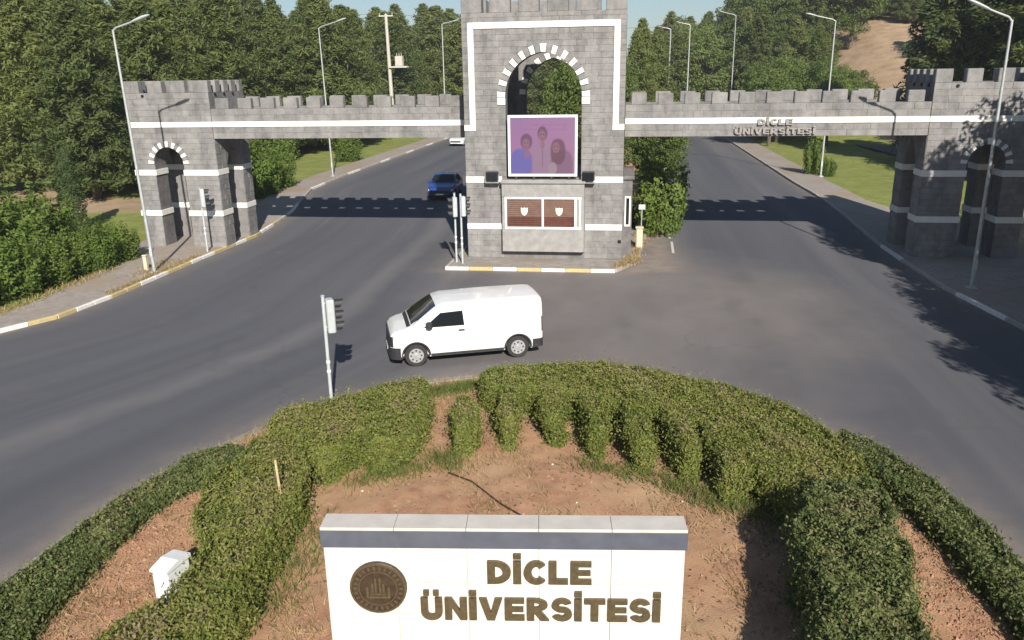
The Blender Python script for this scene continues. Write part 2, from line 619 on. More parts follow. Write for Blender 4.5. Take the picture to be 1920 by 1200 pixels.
def mesh_np(name, verts, nper, tone=None):
    """mesh of separate faces with nper vertices each"""
    me = bpy.data.meshes.new(name)
    n = len(verts)
    nf = n // nper
    me.vertices.add(n)
    me.vertices.foreach_set('co', np.ascontiguousarray(verts, dtype=np.float32).ravel())
    me.loops.add(n)
    me.loops.foreach_set('vertex_index', np.arange(n, dtype=np.int32))
    me.polygons.add(nf)
    me.polygons.foreach_set('loop_start', np.arange(0, n, nper, dtype=np.int32))
    if tone is not None:
        a = me.attributes.new('tone', 'FLOAT', 'POINT')
        a.data.foreach_set('value', np.repeat(np.clip(tone, 0, 1), nper).astype(np.float32))
    me.update()
    me.validate()
    return me


def unit(v):
    return v / np.maximum(np.linalg.norm(v, axis=1, keepdims=True), 1e-9)


def leaves(rng, C, Nrm, length, width, spread=0.8, droop=0.0):
    """rhombic leaves: centres C, preferred facing Nrm; returns verts (4 per leaf)"""
    n = len(C)
    nn = unit(Nrm + spread * rng.normal(size=(n, 3)))
    t = rng.normal(size=(n, 3))
    t[:, 2] -= droop
    t = unit(t - nn * np.sum(t * nn, axis=1, keepdims=True))
    s = np.cross(nn, t)
    L_ = (length * rng.uniform(0.55, 1.55, n))[:, None]
    W_ = (width * rng.uniform(0.7, 1.3, n))[:, None]
    V = np.empty((n, 4, 3))
    V[:, 0] = C - t * L_ * 0.5
    V[:, 1] = C + s * W_ * 0.5 + t * L_ * 0.05
    V[:, 2] = C + t * L_ * 0.5
    V[:, 3] = C - s * W_ * 0.5 + t * L_ * 0.05
    return V.reshape(-1, 3)


# ================================================================ ground
def sst(a, b_, x):
    t = np.clip((x - a) / (b_ - a), 0, 1)
    return t * t * (3 - 2 * t)


def zroad(y):
    return 0.5 * sst(38.0, 54.0, np.asarray(y, float))


def zground(x, y):
    x = np.asarray(x, float)
    y = np.asarray(y, float)
    z = zroad(y)
    z = z + 15.0 * sst(80, 150, y) * sst(13, 40, x)
    z = z + 6.0 * sst(65, 150, y) * sst(25, 60, -x)
    z = z + 6.0 * sst(135, 190, y)
    z = z + 0.12 * np.sin(x * 0.31 + 1.3) * np.sin(y * 0.27) * sst(14, 20, np.abs(x + 4) - 4)
    return z


KL = [(-31, -12), (-30.5, 5), (-27.5, 13), (-23.2, 19), (-20.6, 22.8), (-19.75, 24.6), (-19.5, 27.3), (-19.45, 34.2), (-19.3, 39.5), (-19.9, 46), (-21.8, 54), (-22.2, 62), (-22.3, 100), (-22.3, 165)]
KR = [(15.5, -12), (15.2, 5), (14.4, 14), (13.4, 21), (12.7, 26.2), (12.05, 31.4), (12.0, 36), (12.05, 46), (11.7, 58), (11.6, 100), (11.6, 165)]


def kl(y):
    return np.interp(y, [p[1] for p in KL], [p[0] for p in KL])


def kr(y):
    return np.interp(y, [p[1] for p in KR], [p[0] for p in KR])


def grid_mesh(name, xs, ys, zf, material, attr=None):
    X, Y = np.meshgrid(xs, ys)
    Z = zf(X, Y)
    V = np.stack([X, Y, Z], -1).reshape(-1, 3)
    nx, ny = len(xs), len(ys)
    i = np.arange(nx - 1)[None, :] + nx * np.arange(ny - 1)[:, None]
    F = np.stack([i, i + 1, i + 1 + nx, i + nx], -1).reshape(-1, 4)
    me = bpy.data.meshes.new(name)
    me.from_pydata(V.tolist(), [], F.tolist())
    if attr is not None:
        a = me.attributes.new('cover', 'FLOAT', 'POINT')
        a.data.foreach_set('value', attr(X, Y).ravel().astype(np.float32))
    o = link(name, me, material)
    me.polygons.foreach_set('use_smooth', [True] * len(me.polygons))
    return o


def cover(X, Y):
    c = np.full(X.shape, 0.62)                                    # forest floor and verges: mixed
    lawn = (Y > 44) & (Y < 108) & (X > 13) & (X < 27)
    lawn |= (Y > 50) & (Y < 108) & (X < -23) & (X > -38)
    lawn |= (Y < 46) & (X < -20) & (X > -40)
    c = np.where(lawn, 0.12, c)
    bare = np.exp(-(((X - 37 - 0.02 * (Y - 110)) / 7.0) ** 2 + ((Y - 115) / 30.0) ** 2))
    return np.clip(c + 1.1 * bare, 0, 1)


_xs = np.concatenate([np.arange(-420, -100, 40), np.arange(-100, 101, 2.0), np.arange(140, 421, 40)])
_ys = np.concatenate([np.arange(-60, -20, 20), np.arange(-20, 200, 2.0), np.arange(210, 700, 70)])
tag(grid_mesh('ground', _xs, _ys, lambda x, y: zground(x, y) - 0.03, 'terrain', cover), 'grass and bare earth ground reaching up the wooded hill', 'ground', kind='structure')


def strip(name, ya, yb, fl, fr, dz, material, n=6, step=1.5, skirt=0.0):
    ys = np.arange(ya, yb + 1e-6, step)
    mb = MB()
    k = n
    for y in ys:
        a, c = float(fl(y)), float(fr(y))
        for i in range(k + 1):
            mb.v.append((a + (c - a) * i / k, float(y), float(zroad(y)) + dz))
    for j in range(len(ys) - 1):
        for i in range(k):
            b0 = j * (k + 1) + i
            mb.f.append((b0, b0 + 1, b0 + k + 2, b0 + k + 1))
    if skirt:
        n0 = len(mb.v)
        for y in ys:
            a, c = float(fl(y)), float(fr(y))
            z = float(zroad(y)) + dz - skirt
            mb.v.append((a, float(y), z))
            mb.v.append((c, float(y), z))
        for j in range(len(ys) - 1):
            mb.f.append((j * (k + 1), (j + 1) * (k + 1), n0 + 2 * j + 2, n0 + 2 * j))
            mb.f.append((j * (k + 1) + k, (j + 1) * (k + 1) + k, n0 + 2 * j + 3, n0 + 2 * j + 1))
        mb.f.append(tuple(range(0, k + 1)) + (n0 + 1, n0))
    return mb.build(name, material)


_road = strip('road', -12, 165, lambda y: kl(y) - 0.05, lambda y: kr(y) + 0.05, 0.0, 'asphalt', n=64, step=0.5)
_co = np.empty(len(_road.data.vertices) * 3)
_road.data.vertices.foreach_get('co', _co)
_co = _co.reshape(-1, 3)
_at = _road.data.attributes.new('across', 'FLOAT', 'POINT')      # place across the carriageways, for wheel tracks
_at.data.foreach_set('value', ((_co[:, 0] - kl(_co[:, 1])) / (kr(_co[:, 1]) - kl(_co[:, 1])) * 32.0).astype(np.float32))
_r_d = np.minimum(np.abs(_co[:, 0] - kl(_co[:, 1])), np.abs(_co[:, 0] - kr(_co[:, 1])))
_r_i = np.full(len(_co), 9.0)
_r_m = (_co[:, 1] < 24) & (_co[:, 0] > -13) & (_co[:, 0] < 10)
ISL = [(-9.9, -2), (-10.0, 6), (-10.0, 10), (-9.85, 12.6), (-9.2, 14.9), (-7.95, 17.3), (-6.6, 18.9), (-5.0, 19.95), (-3.0, 20.6), (-0.8, 20.75), (1.4, 20.3), (3.3, 19.2), (4.9, 17.5), (6.0, 15.6), (6.6, 13.6), (6.9, 10.5), (6.9, 6), (6.7, -2)]
for (a_, b_) in zip(ISL, ISL[1:]):
    e_ = np.array(b_) - np.array(a_)
    t_ = np.clip(((_co[:, 0] - a_[0]) * e_[0] + (_co[:, 1] - a_[1]) * e_[1]) / (e_ @ e_), 0, 1)
    _r_i = np.minimum(_r_i, np.hypot(_co[:, 0] - a_[0] - t_ * e_[0], _co[:, 1] - a_[1] - t_ * e_[1]))
_r_t = np.hypot(np.maximum(np.maximum(-7.5 - _co[:, 0], _co[:, 0] - 0.6), 0), np.maximum(33.0 - _co[:, 1], 0))
_du = 0.9 * np.exp(-_r_i / 0.55) + 0.55 * np.exp(-_r_d / 0.6) + 0.6 * np.exp(-_r_t / 0.7) * (_co[:, 1] < 45) + 0.8 * np.exp(-((_co[:, 0] - 1.6) / 0.9) ** 2) * (_co[:, 1] > 33) * (_co[:, 1] < 44)
_at = _road.data.attributes.new('dust', 'FLOAT', 'POINT')        # sand swept to the gutters
_at.data.foreach_set('value', np.clip(_du, 0, 1).astype(np.float32))
tag(_road, 'dark worn asphalt carriageways meeting in front of the gate', 'road', kind='structure')


def swl(y):          # back edge of the left footway
    return kl(y) - np.interp(y, [10, 26, 31, 34, 42, 48, 60], [2.0, 2.3, 3.0, 5.2, 5.2, 2.6, 2.4])


def swr(y):
    return kr(y) + np.interp(y, [10, 28, 33, 42, 50], [2.5, 3.0, 5.6, 5.6, 2.4])


tag(strip('pavement_left', 4, 165, swl, lambda y: kl(y) - 0.13, 0.115, 'footway', skirt=0.16), 'dusty concrete footway along the left road under the gate', 'pavement', kind='structure')
tag(strip('pavement_right', 4, 165, lambda y: kr(y) + 0.13, swr, 0.115, 'footway', skirt=0.16), 'shaded concrete footway along the right road under the gate', 'pavement', kind='structure')

# median behind and under the gatehouse
MEDL = ([33.0, 36, 60, 100, 165], [-7.55, -7.5, -7.0, -6.0, -6.0])
MEDR = ([33.0, 34.5, 36, 46, 70, 100, 165], [-0.3, 0.45, 0.75, 1.6, 4.0, 5.4, 5.4])
strip_med = strip('median', 33.0, 165, lambda y: np.interp(y, *MEDL) + 0.13, lambda y: np.interp(y, *MEDR) - 0.13, 0.115, 'slab_concrete', skirt=0.16)
tag(strip_med, 'raised median that carries the gatehouse and its trees', 'median', kind='structure')
tag(strip('median_soil', 43.5, 165, lambda y: np.interp(y, *MEDL) + 0.5, lambda y: np.interp(y, *MEDR) - 0.5, 0.121, 'soil'), 'bare soil of the median behind the gatehouse', 'soil', kind='structure')
# old plinth the gatehouse stands on is flush with the median

# kerbs: stones one by one, painted white and yellow in threes


def make_kerb(name, label, pts, colours, step=1.0, width=0.15, h=0.135, maxn=300, zb=-0.04):
    root = tag(thing(name, label, 'kerb', (pts[0][0], pts[0][1], 0)), kind='structure')
    P = [Vector((x, y, 0)) for x, y in pts]
    rng = random.Random(len(pts) * 7 + 3)
    shared = {}
    i = 0
    seg = 0
    carry = 0.0
    for a, b_ in zip(P, P[1:]):
        d = (b_ - a)
        ln = d.length
        n = max(1, round(ln / step))
        s = ln / n
        ang = math.atan2(d.y, d.x)
        for k in range(n):
            if i >= maxn:
                return root
            c = a + d * ((k + 0.5) / n)
            z = float(zroad(c.y))
            colr = colours(i, c)
            if colr not in shared:
                mb = MB().cbox(-0.5, 0.5, -width / 2, width / 2, zb, h, 0.02)
                shared[colr] = mb.build('kerb_stone', colr, root, local=True)
                o = shared[colr]
            else:
                o = shared[colr].copy()
                COL.objects.link(o)
            o.location = (c.x - pts[0][0], c.y - pts[0][1], z + rng.uniform(-0.008, 0.008))
            o.rotation_euler = (0, math.atan2(-float(zroad(c.y + d.y / n * .5) - zroad(c.y - d.y / n * .5)), s), ang + rng.uniform(-0.01, 0.01))
            o.scale = (s - 0.012, 1, 1)
            i += 1
    return root


def sub(pts, ya, yb):
    ys = [p[1] for p in pts]
    r = [(float(np.interp(ya, ys, [p[0] for p in pts])), ya)]
    r += [p for p in pts if ya < p[1] < yb]
    r.append((float(np.interp(yb, ys, [p[0] for p in pts])), yb))
    return r


def cyc_left(i, c):
    if c.y > 43:
        return 'kerb_grey' if (int(c.y / 3) % 3) else 'kerb_white'
    return 'kerb_white' if (c.y - 22.3) % 3.65 < 1.75 else 'kerb_yellow'


make_kerb('left_kerb', 'white and yellow painted kerb along the left footway', sub([(x - 0.06, y) for x, y in KL], 6, 120), cyc_left)
make_kerb('right_kerb', 'grey kerb along the shaded right footway', sub([(x + 0.06, y) for x, y in KR], 6, 120), lambda i, c: 'kerb_white' if (int(c.y / 3) % 3 == 0 and c.y < 40) else 'kerb_grey')
_fr = [(-7.6, 33.0), (-0.3, 33.0)]
make_kerb('gatehouse_kerb', 'white and yellow striped kerb in front of the gatehouse', _fr, lambda i, c: ['kerb_white', 'kerb_yellow'][(i // 1) % 2], step=1.05)
make_kerb('gatehouse_side_kerb', 'dusty grey kerb along the right side of the gatehouse median', [(-0.3, 33.07), (0.4, 34.5), (0.7, 36), (1.55, 46), (3.95, 70), (5.35, 100)], lambda i, c: 'kerb_grey')
make_kerb('median_left_kerb', 'grey kerb along the left side of the gatehouse median', [(-7.55, 33.1), (-7.5, 36), (-7.0, 60), (-6.0, 100)], lambda i, c: 'kerb_grey')

# worn edge line by the right road
mb = MB()
for (ya, yb) in ((37.0, 39.6), (40.3, 43.0)):
    mb.add([(2.26, ya, zroad(ya) + .006), (2.38, ya, zroad(ya) + .006), (2.44, yb, float(zroad(yb)) + .006), (2.32, yb, float(zroad(yb)) + .006)], [(0, 1, 2, 3)])
tag(mb.build('edge_line', 'line_paint'), 'worn white edge line beside the gatehouse on the right road', 'road marking', kind='structure')

# ---------------------------------------------------------------- the island
ISL = [(-9.9, -2), (-10.0, 6), (-10.0, 10), (-9.85, 12.6), (-9.2, 14.9), (-7.95, 17.3), (-6.6, 18.9), (-5.0, 19.95), (-3.0, 20.6), (-0.8, 20.75), (1.4, 20.3), (3.3, 19.2), (4.9, 17.5), (6.0, 15.6), (6.6, 13.6), (6.9, 10.5), (6.9, 6), (6.7, -2)]


def in_poly(P, x, y):
    x = np.asarray(x, float)
    y = np.asarray(y, float)
    c = np.zeros(x.shape, bool)
    n = len(P)
    for i in range(n):
        x0, y0 = P[i]
        x1, y1 = P[(i + 1) % n]
        if y0 == y1:
            continue
        t = ((y0 > y) != (y1 > y)) & (x < (x1 - x0) * (y - y0) / (y1 - y0) + x0)
        c ^= t
    return c


def poly_dist(P, x, y):
    d = np.full(np.shape(x), 1e9)
    n = len(P)
    for i in range(n):
        a = np.array(P[i], float)
        b_ = np.array(P[(i + 1) % n], float)
        e = b_ - a
        t = np.clip(((x - a[0]) * e[0] + (y - a[1]) * e[1]) / max(e @ e, 1e-9), 0, 1)
        d = np.minimum(d, np.hypot(x - a[0] - t * e[0], y - a[1] - t * e[1]))
    return d


def chaikin(P, k=2):
    for _ in range(k):
        Q = []
        for i in range(len(P)):
            a, b_ = P[i], P[(i + 1) % len(P)]
            Q.append((0.75 * a[0] + 0.25 * b_[0], 0.75 * a[1] + 0.25 * b_[1]))
            Q.append((0.25 * a[0] + 0.75 * b_[0], 0.25 * a[1] + 0.75 * b_[1]))
        P = Q
    return P


ISLS = chaikin(ISL, 2)


def hsum(x, y, seed=0.0):
    return (np.sin(x * 1.7 + y * 0.6 + seed) + np.sin(x * -0.9 + y * 2.1 + 2 * seed) * 0.8 + np.sin(x * 4.3 + y * 3.1 + seed * 3) * 0.5 + np.sin(-x * 5.2 + y * 6.3 + seed) * 0.35) / 2.65


def zisland(x, y):
    d = poly_dist(ISLS, x, y)
    return 0.06 + 0.10 * sst(0, 1.2, d) + 0.035 * hsum(x, y, 1.0) * sst(0, 0.6, d)


_gx = np.arange(-10.2, 7.2, 0.12)
_gy = np.arange(-2.0, 21.0, 0.12)
_X, _Y = np.meshgrid(_gx, _gy)
_in = in_poly(ISLS, _X, _Y)
_Z = zisland(_X, _Y) + np.random.default_rng(3).normal(size=_X.shape) * 0.006
_ok = _in[:-1, :-1] & _in[1:, :-1] & _in[:-1, 1:] & _in[1:, 1:]
_idx = np.arange(_X.size).reshape(_X.shape)
_F = np.stack([_idx[:-1, :-1], _idx[:-1, 1:], _idx[1:, 1:], _idx[1:, :-1]], -1)[_ok]
_used = np.unique(_F)
_map = -np.ones(_X.size, int)
_map[_used] = np.arange(len(_used))
me = bpy.data.meshes.new('island_soil')
me.from_pydata(np.stack([_X.ravel(), _Y.ravel(), _Z.ravel()], -1)[_used].tolist(), [], _map[_F].tolist())
me.polygons.foreach_set('use_smooth', [True] * len(me.polygons))
tag(link('island_soil', me, 'soil'), 'reddish bare soil of the planted traffic island', 'soil', kind='structure')
# low concrete edging round the island
mb = MB()
n = len(ISLS)
_c = Vector((-1.6, 9, 0))
vs, fs = [], []
for (x, y) in ISLS:
    d = (Vector((x, y, 0)) - _c).normalized()
    for (o_, z) in ((0.10, -0.02), (0.09, 0.075), (0.0, 0.085), (-0.16, 0.085), (-0.16, -0.02)):
        vs.append((x + d.x * o_, y + d.y * o_, z))
for i in range(n):
    j = (i + 1) % n
    if ISLS[i][1] < -1.5 and ISLS[j][1] < -1.5:
        continue
    for k in range(4):
        fs.append((i * 5 + k, j * 5 + k, j * 5 + k + 1, i * 5 + k + 1))
mb.add(vs, fs)
tag(mb.build('island_edging', 'slab_concrete'), 'low concrete edging around the planted island', 'kerb', kind='structure')

# ================================================================ stone cladding
_blk = MB()
_blk.add([(-.5, 0, -.5), (.5, 0, -.5), (.5, 0, .5), (-.5, 0, .5), (-.5, .018, -.5), (.5, .018, -.5), (.5, .018, .5), (-.5, .018, .5),
          (-.488, .024, -.475), (.488, .024, -.475), (.488, .024, .475), (-.488, .024, .475)],
         [(0, 1, 5, 4), (1, 2, 6, 5), (2, 3, 7, 6), (3, 0, 4, 7), (4, 5, 9, 8), (5, 6, 10, 9), (6, 7, 11, 10), (7, 4, 8, 11), (8, 9, 10, 11)])
BLK = bpy.data.meshes.new('stone')
BLK.from_pydata(_blk.v, [], _blk.f)
BLK.materials.append(MATS['basalt'])
_bm = bmesh.new()
_bm.from_mesh(BLK)
for f_ in _bm.faces:
    f_.normal_update()
# outward is +y locally
bmesh.ops.recalc_face_normals(_bm, faces=_bm.faces)
_top = max(_bm.faces, key=lambda f_: f_.calc_center_median().y)
if _top.normal.y < 0:
    bmesh.ops.reverse_faces(_bm, faces=_bm.faces)
_bm.to_mesh(BLK)
_bm.free()


class Cladding:
    """courses of basalt blocks on one thing: the largest 300 as parts, the rest joined"""

    def __init__(self, root):
        self.root = root
        self.b = []

    def face(self, O, u, n, u0, u1, z0, z1, holes, rng, course=0.245, lens=(0.36, 0.72)):
        """O + u*s; holes(zc0, zc1) -> list of (s0,s1) kept free"""
        rows = max(1, round((z1 - z0) / course))
        ch = (z1 - z0) / rows
        for r in range(rows):
            a, b_ = z0 + r * ch, z0 + (r + 1) * ch
            free = [(u0, u1)]
            for (h0, h1) in holes(a, b_):
                nf = []
                for (p, q) in free:
                    if h1 <= p or h0 >= q:
                        nf.append((p, q))
                        continue
                    if h0 - p > 0.06:
                        nf.append((p, h0))
                    if q - h1 > 0.06:
                        nf.append((h1, q))
                free = nf
            for (p, q) in free:
                cuts = [p]
                while True:
                    s = cuts[-1] + rng.uniform(*lens)
                    if s > q - 0.28:
                        break
                    cuts.append(s)
                cuts.append(q)
                for s0, s1 in zip(cuts, cuts[1:]):
                    self.b.append((O, u, n, (s0 + s1) / 2, (a + b_) / 2, s1 - s0 - 0.004, ch - 0.004, rng.uniform(-0.012, 0.010), rng.random()))

    def finish(self, maxn=300):
        self.b.sort(key=lambda t: -t[5] * t[6])
        base = root_loc(self.root)
        mb = MB()
        tones = []
        for k, (O, u, n, s, z, L_, H_, dn, tone) in enumerate(self.b):
            p = Vector(O) + Vector(u) * s + Vector(n) * dn
            p.z = z
            uu = -Vector(u)
            R = Matrix((uu, Vector(n), Vector((0, 0, 1)))).transposed()
            if R.determinant() < 0:
                R = Matrix((-uu, Vector(n), Vector((0, 0, 1)))).transposed()
            if k < maxn:
                o = bpy.data.objects.new('stone', BLK)
                COL.objects.link(o)
                o.parent = self.root
                o.location = p - base
                o.rotation_euler = R.to_euler()
                o.scale = (L_, 1, H_)
            else:
                mb.add([p + R @ Vector((c.co.x * L_, c.co.y, c.co.z * H_)) for c in BLK.vertices], [tuple(f_.vertices) for f_ in BLK.polygons])
                tones += [tone] * len(BLK.vertices)
        if mb.v:
            o = mb.build('stone_courses', 'basalt', self.root, fix=False)
            a = o.data.attributes.new('tone', 'FLOAT', 'POINT')
            a.data.foreach_set('value', tones)
            o['kind'] = 'stuff'


def arch_pts(xc, hw, zs, c, n=24):
    """pointed arch intrados from the left spring to the right one"""
    r = hw + c
    out = []
    amax = math.acos(c / r)
    for i in range(n // 2 + 1):
        a = amax * i / (n // 2)
        out.append((xc + c - r * math.cos(a), zs + r * math.sin(a)))
    right = [(2 * xc - x, z) for x, z in reversed(out[:-1])]
    return out + right


def arch_half(hw, zs, c, z):
    """half width of the opening at height z (0 above the crown)"""
    if z <= zs:
        return hw
    r = hw + c
    k = r * r - (z - zs) ** 2
    return max(0.0, math.sqrt(k) - c) if k > c * c else 0.0


def arch_wall(mb, x0, x1, z0, z1, y0, y1, xc, hw, zb, zs, c):
    """wall slab in the XZ plane with an arched opening from zb (sill) up"""
    A = arch_pts(xc, hw, zs, c)
    if zb > z0:
        mb.box(xc - hw, xc + hw, y0, y1, z0, zb)
    mb.box(x0, xc - hw, y0, y1, z0, z1)
    mb.box(xc + hw, x1, y0, y1, z0, z1)
    vs, fs = [], []
    for (x, z) in A:
        vs += [(x, y0, z), (x, y0, z1), (x, y1, z), (x, y1, z1)]
    for i in range(len(A) - 1):
        a, b_ = i * 4, i * 4 + 4
        fs += [(a, b_, b_ + 1, a + 1), (a + 2, a + 3, b_ + 3, b_ + 2), (a, a + 2, b_ + 2, b_), (a + 1, b_ + 1, b_ + 3, a + 3)]
    mb.add(vs, fs)


def voussoirs(root, xc, hw, zs, c, thick, yf, proud, n, jamb=0, flip=1, white='limestone', grey='basalt'):
    """alternating white and grey ring stones on the face at y=yf (outward -y if flip=1)"""
    r = hw + c
    amax = math.acos(c / r)
    full = []
    tot = 2 * amax
    def pt(t, rr):
        if t <= amax:
            return (xc + c - rr * math.cos(t), zs + rr * math.sin(t))
        t2 = tot - t
        return (xc - c + rr * math.cos(t2), zs + rr * math.sin(t2))
    for k in range(n):
        t0, t1 = tot * k / n, tot * (k + 1) / n
        g = 0.008
        isw = (k % 2 == 0)
        if isw:
            poly = [pt(t0 + g, r + 0.01), pt((t0 + t1) / 2, r + 0.01), pt(t1 - g, r + 0.01), pt(t1 - g, r + thick), pt((t0 + t1) / 2, r + thick), pt(t0 + g, r + thick)]
        else:
            poly = [pt(t0 + g, r + 0.01), pt((t0 + t1) / 2, r + 0.01), pt(t1 - g, r + 0.01), pt(t1 - g, r + thick), pt((t0 + t1) / 2, r + thick), pt(t0 + g, r + thick)]
        pr = proud + (0.02 if isw else 0.0)
        mb = MB()
        mb.prism(poly, lambda u, v, w_: (u, w_, v), yf - flip * pr, yf + flip * 0.05)
        mb.build('arch_stone', white if isw else grey, root)


def merlons(root, axis, fixed0, fixed1, a0, a1, n, mw, z0, z1, mat_='basalt', cap=0.0):
    """n merlons along an axis ('x' or 'y') between a0 and a1"""
    per = (a1 - a0 - mw) / (n - 1) if n > 1 else 0
    for k in range(n):
        s = a0 + per * k
        mb = MB()
        if axis == 'x':
            mb.cbox(s, s + mw, fixed0, fixed1, z0 - 0.01, z1, 0.025)
        else:
            mb.cbox(fixed0, fixed1, s, s + mw, z0 - 0.01, z1, 0.025)
        mb.build('merlon', mat_, root)


rg = random.Random(11)
# ================================================================ gatehouse (central tower)
TX0, TX1, TY0, TY1 = -6.95, -0.07, 35.0, 40.5
TXC = (TX0 + TX1) / 2
gate = thing('gatehouse', 'tall grey basalt gatehouse with white banded arch in the middle of the road', 'gatehouse', (TXC, 35.0, 0))
ZPAR = 10.5
mb = MB()
arch_wall(mb, TX0, TX1, 0.02, ZPAR, TY0, TY0 + 0.6, TXC, 1.63, 3.7, 7.12, 0.18)
mb.build('front_wall', 'basalt_wall', gate)
mb = MB()
arch_wall(mb, TX0, TX1, 0.02, ZPAR, TY1 - 0.5, TY1, TXC, 1.36, 3.7, 7.1, 0.35)
mb.build('rear_wall', 'basalt_wall', gate)
for a, b_ in ((TX0, TX0 + 0.6), (TX1 - 0.6, TX1)):
    MB().box(a, b_, TY0 + 0.6, TY1 - 0.5, 0.02, ZPAR).build('side_wall', 'basalt_wall', gate)
MB().box(TX0 + 0.6, TX1 - 0.6, TY0 + 0.6, TY1 - 0.5, 3.3, 3.68).build('upper_floor', 'slab_concrete', gate)
cl = Cladding(gate)


def tower_holes(a, b_):
    h = []
    m_ = (a + b_) / 2
    if b_ > 3.7:
        hw = max(arch_half(1.63 + 0.36, 7.12, 0.18, a) if m_ > 7.12 else 1.63, 0)
        if m_ > 7.12:
            hw = arch_half(1.63 + 0.30, 7.12, 0.18, m_)
        if hw > 0:
            h.append((TXC - hw, TXC + hw))
    else:
        h.append((TXC - 1.80, TXC + 1.80))
    return h


zs_ = [0.14, 1.42, 1.68, 3.49, 3.76, 5.74, 5.98, 9.88, 10.12, 10.5]
for z0, z1 in ((0.14, 1.42), (1.68, 3.49)):
    cl.face((0, TY0, 0), (1, 0, 0), (0, -1, 0), TX0, TX1, z0, z1, tower_holes, rg)
cl.face((0, TY0, 0), (1, 0, 0), (0, -1, 0), TX0, TX1, 3.76, 5.72, tower_holes, rg)
cl.face((0, TY0, 0), (1, 0, 0), (0, -1, 0), TX0 + 0.50, TX1 - 0.50, 5.72, 9.88, tower_holes, rg)
cl.face((0, TY0, 0), (1, 0, 0), (0, -1, 0), TX0, TX0 + 0.25, 5.97, 10.13, lambda a, b_: [], rg)
cl.face((0, TY0, 0), (1, 0, 0), (0, -1, 0), TX1 - 0.25, TX1, 5.97, 10.13, lambda a, b_: [], rg)
cl.face((0, TY0, 0), (1, 0, 0), (0, -1, 0), TX0, TX1, 10.13, ZPAR, lambda a, b_: [], rg)
cl.finish()
Y0 = TY0
# white bands: the frame and its feet, the string courses
fz0, fz1 = 9.88, 10.13
MB().cbox(TX0 + 0.25, TX1 - 0.25, Y0 - 0.065, Y0 + 0.02, fz0, fz1, 0.01).build('white_band', 'limestone', gate)
for s in (0, 1):
    a = TX0 + 0.25 if s == 0 else TX1 - 0.50
    MB().cbox(a, a + 0.25, Y0 - 0.065, Y0 + 0.02, 5.72, fz0 - 0.003, 0.01).build('white_band', 'limestone', gate)
    a = (TX0, TX0 + 0.247) if s == 0 else (TX1 - 0.247, TX1)
    MB().cbox(a[0], a[1], Y0 - 0.065, Y0 + 0.02, 5.72, 5.97, 0.01).build('white_band', 'limestone', gate)
for z0, z1 in ((3.49, 3.76), (1.42, 1.68)):
    MB().cbox(TX0, TXC - 1.83, Y0 - 0.06, Y0 + 0.02, z0, z1, 0.01).build('white_band', 'limestone', gate)
    MB().cbox(TXC + 1.83, TX1, Y0 - 0.06, Y0 + 0.02, z0, z1, 0.01).build('white_band', 'limestone', gate)
voussoirs(gate, TXC, 1.63, 7.12, 0.18, 0.34, Y0, 0.05, 25)
voussoirs(gate, TXC, 1.36, 7.1, 0.35, 0.30, TY1 - 0.5, 0.04, 19)
# impost stones
for s in (-1, 1):
    MB().cbox(TXC + s * 1.80 - 0.17, TXC + s * 1.80 + 0.17, Y0 - 0.07, Y0 + 0.02, 6.80, 7.10, 0.01).build('arch_stone', 'limestone', gate)
merlons(gate, 'x', Y0 - 0.02, Y0 + 0.42, TX0, TX1, 6, 0.86, ZPAR, ZPAR + 0.85)
merlons(gate, 'x', TY1 - 0.42, TY1, TX0 + 0.02, TX1 - 0.02, 6, 0.86, ZPAR, ZPAR + 0.85)
merlons(gate, 'y', TX0 + 0.02, TX0 + 0.42, Y0 + 0.85, TY1 - 0.85, 3, 0.86, ZPAR, ZPAR + 0.85)
merlons(gate, 'y', TX1 - 0.42, TX1 - 0.02, Y0 + 0.85, TY1 - 0.85, 3, 0.86, ZPAR, ZPAR + 0.85)

# bay: ledge, shuttered window, apron
BX0, BX1 = TXC - 1.80, TXC + 1.80
YB = 34.62
mb = MB()
mb.cbox(BX0 - 0.04, BX1 + 0.04, YB - 0.08, Y0 + 0.05, 3.50, 3.66, 0.02)
mb.box(BX0, BX1, YB, Y0 + 0.05, 2.93, 3.50)
mb.build('bay_ledge', 'cast_stone', gate)
mb = MB()
mb.prism([(YB + 0.0, 1.50), (Y0 + 0.05, 1.50), (Y0 + 0.05, 0.42), (YB, 0.50)], lambda u, v, w_: (w_, u, v), BX0, BX1)
mb.build('bay_apron', 'cast_stone', gate)
for a, b_ in ((BX0, BX0 + 0.12), (BX1 - 0.12, BX1)):
    MB().box(a, b_, YB + 0.03, Y0 + 0.05, 1.50, 2.93).build('bay_cheek', 'cast_stone', gate)
win = MB()
wx0, wx1, wz0, wz1 = BX0 + 0.12, BX1 - 0.12, 1.51, 2.92
for (a, b_, c, d) in ((wx0, wx1, wz0, wz0 + 0.09), (wx0, wx1, wz1 - 0.09, wz1)):
    win.box(a, b_, YB - 0.01, YB + 0.12, c, d)
for a in (wx0, TXC - 0.05, wx1 - 0.10, wx1 - 0.30):
    win.box(a, a + 0.09, YB - 0.008, YB + 0.118, wz0 + 0.09, wz1 - 0.09)
win = win.build('window', 'white_enamel', gate)
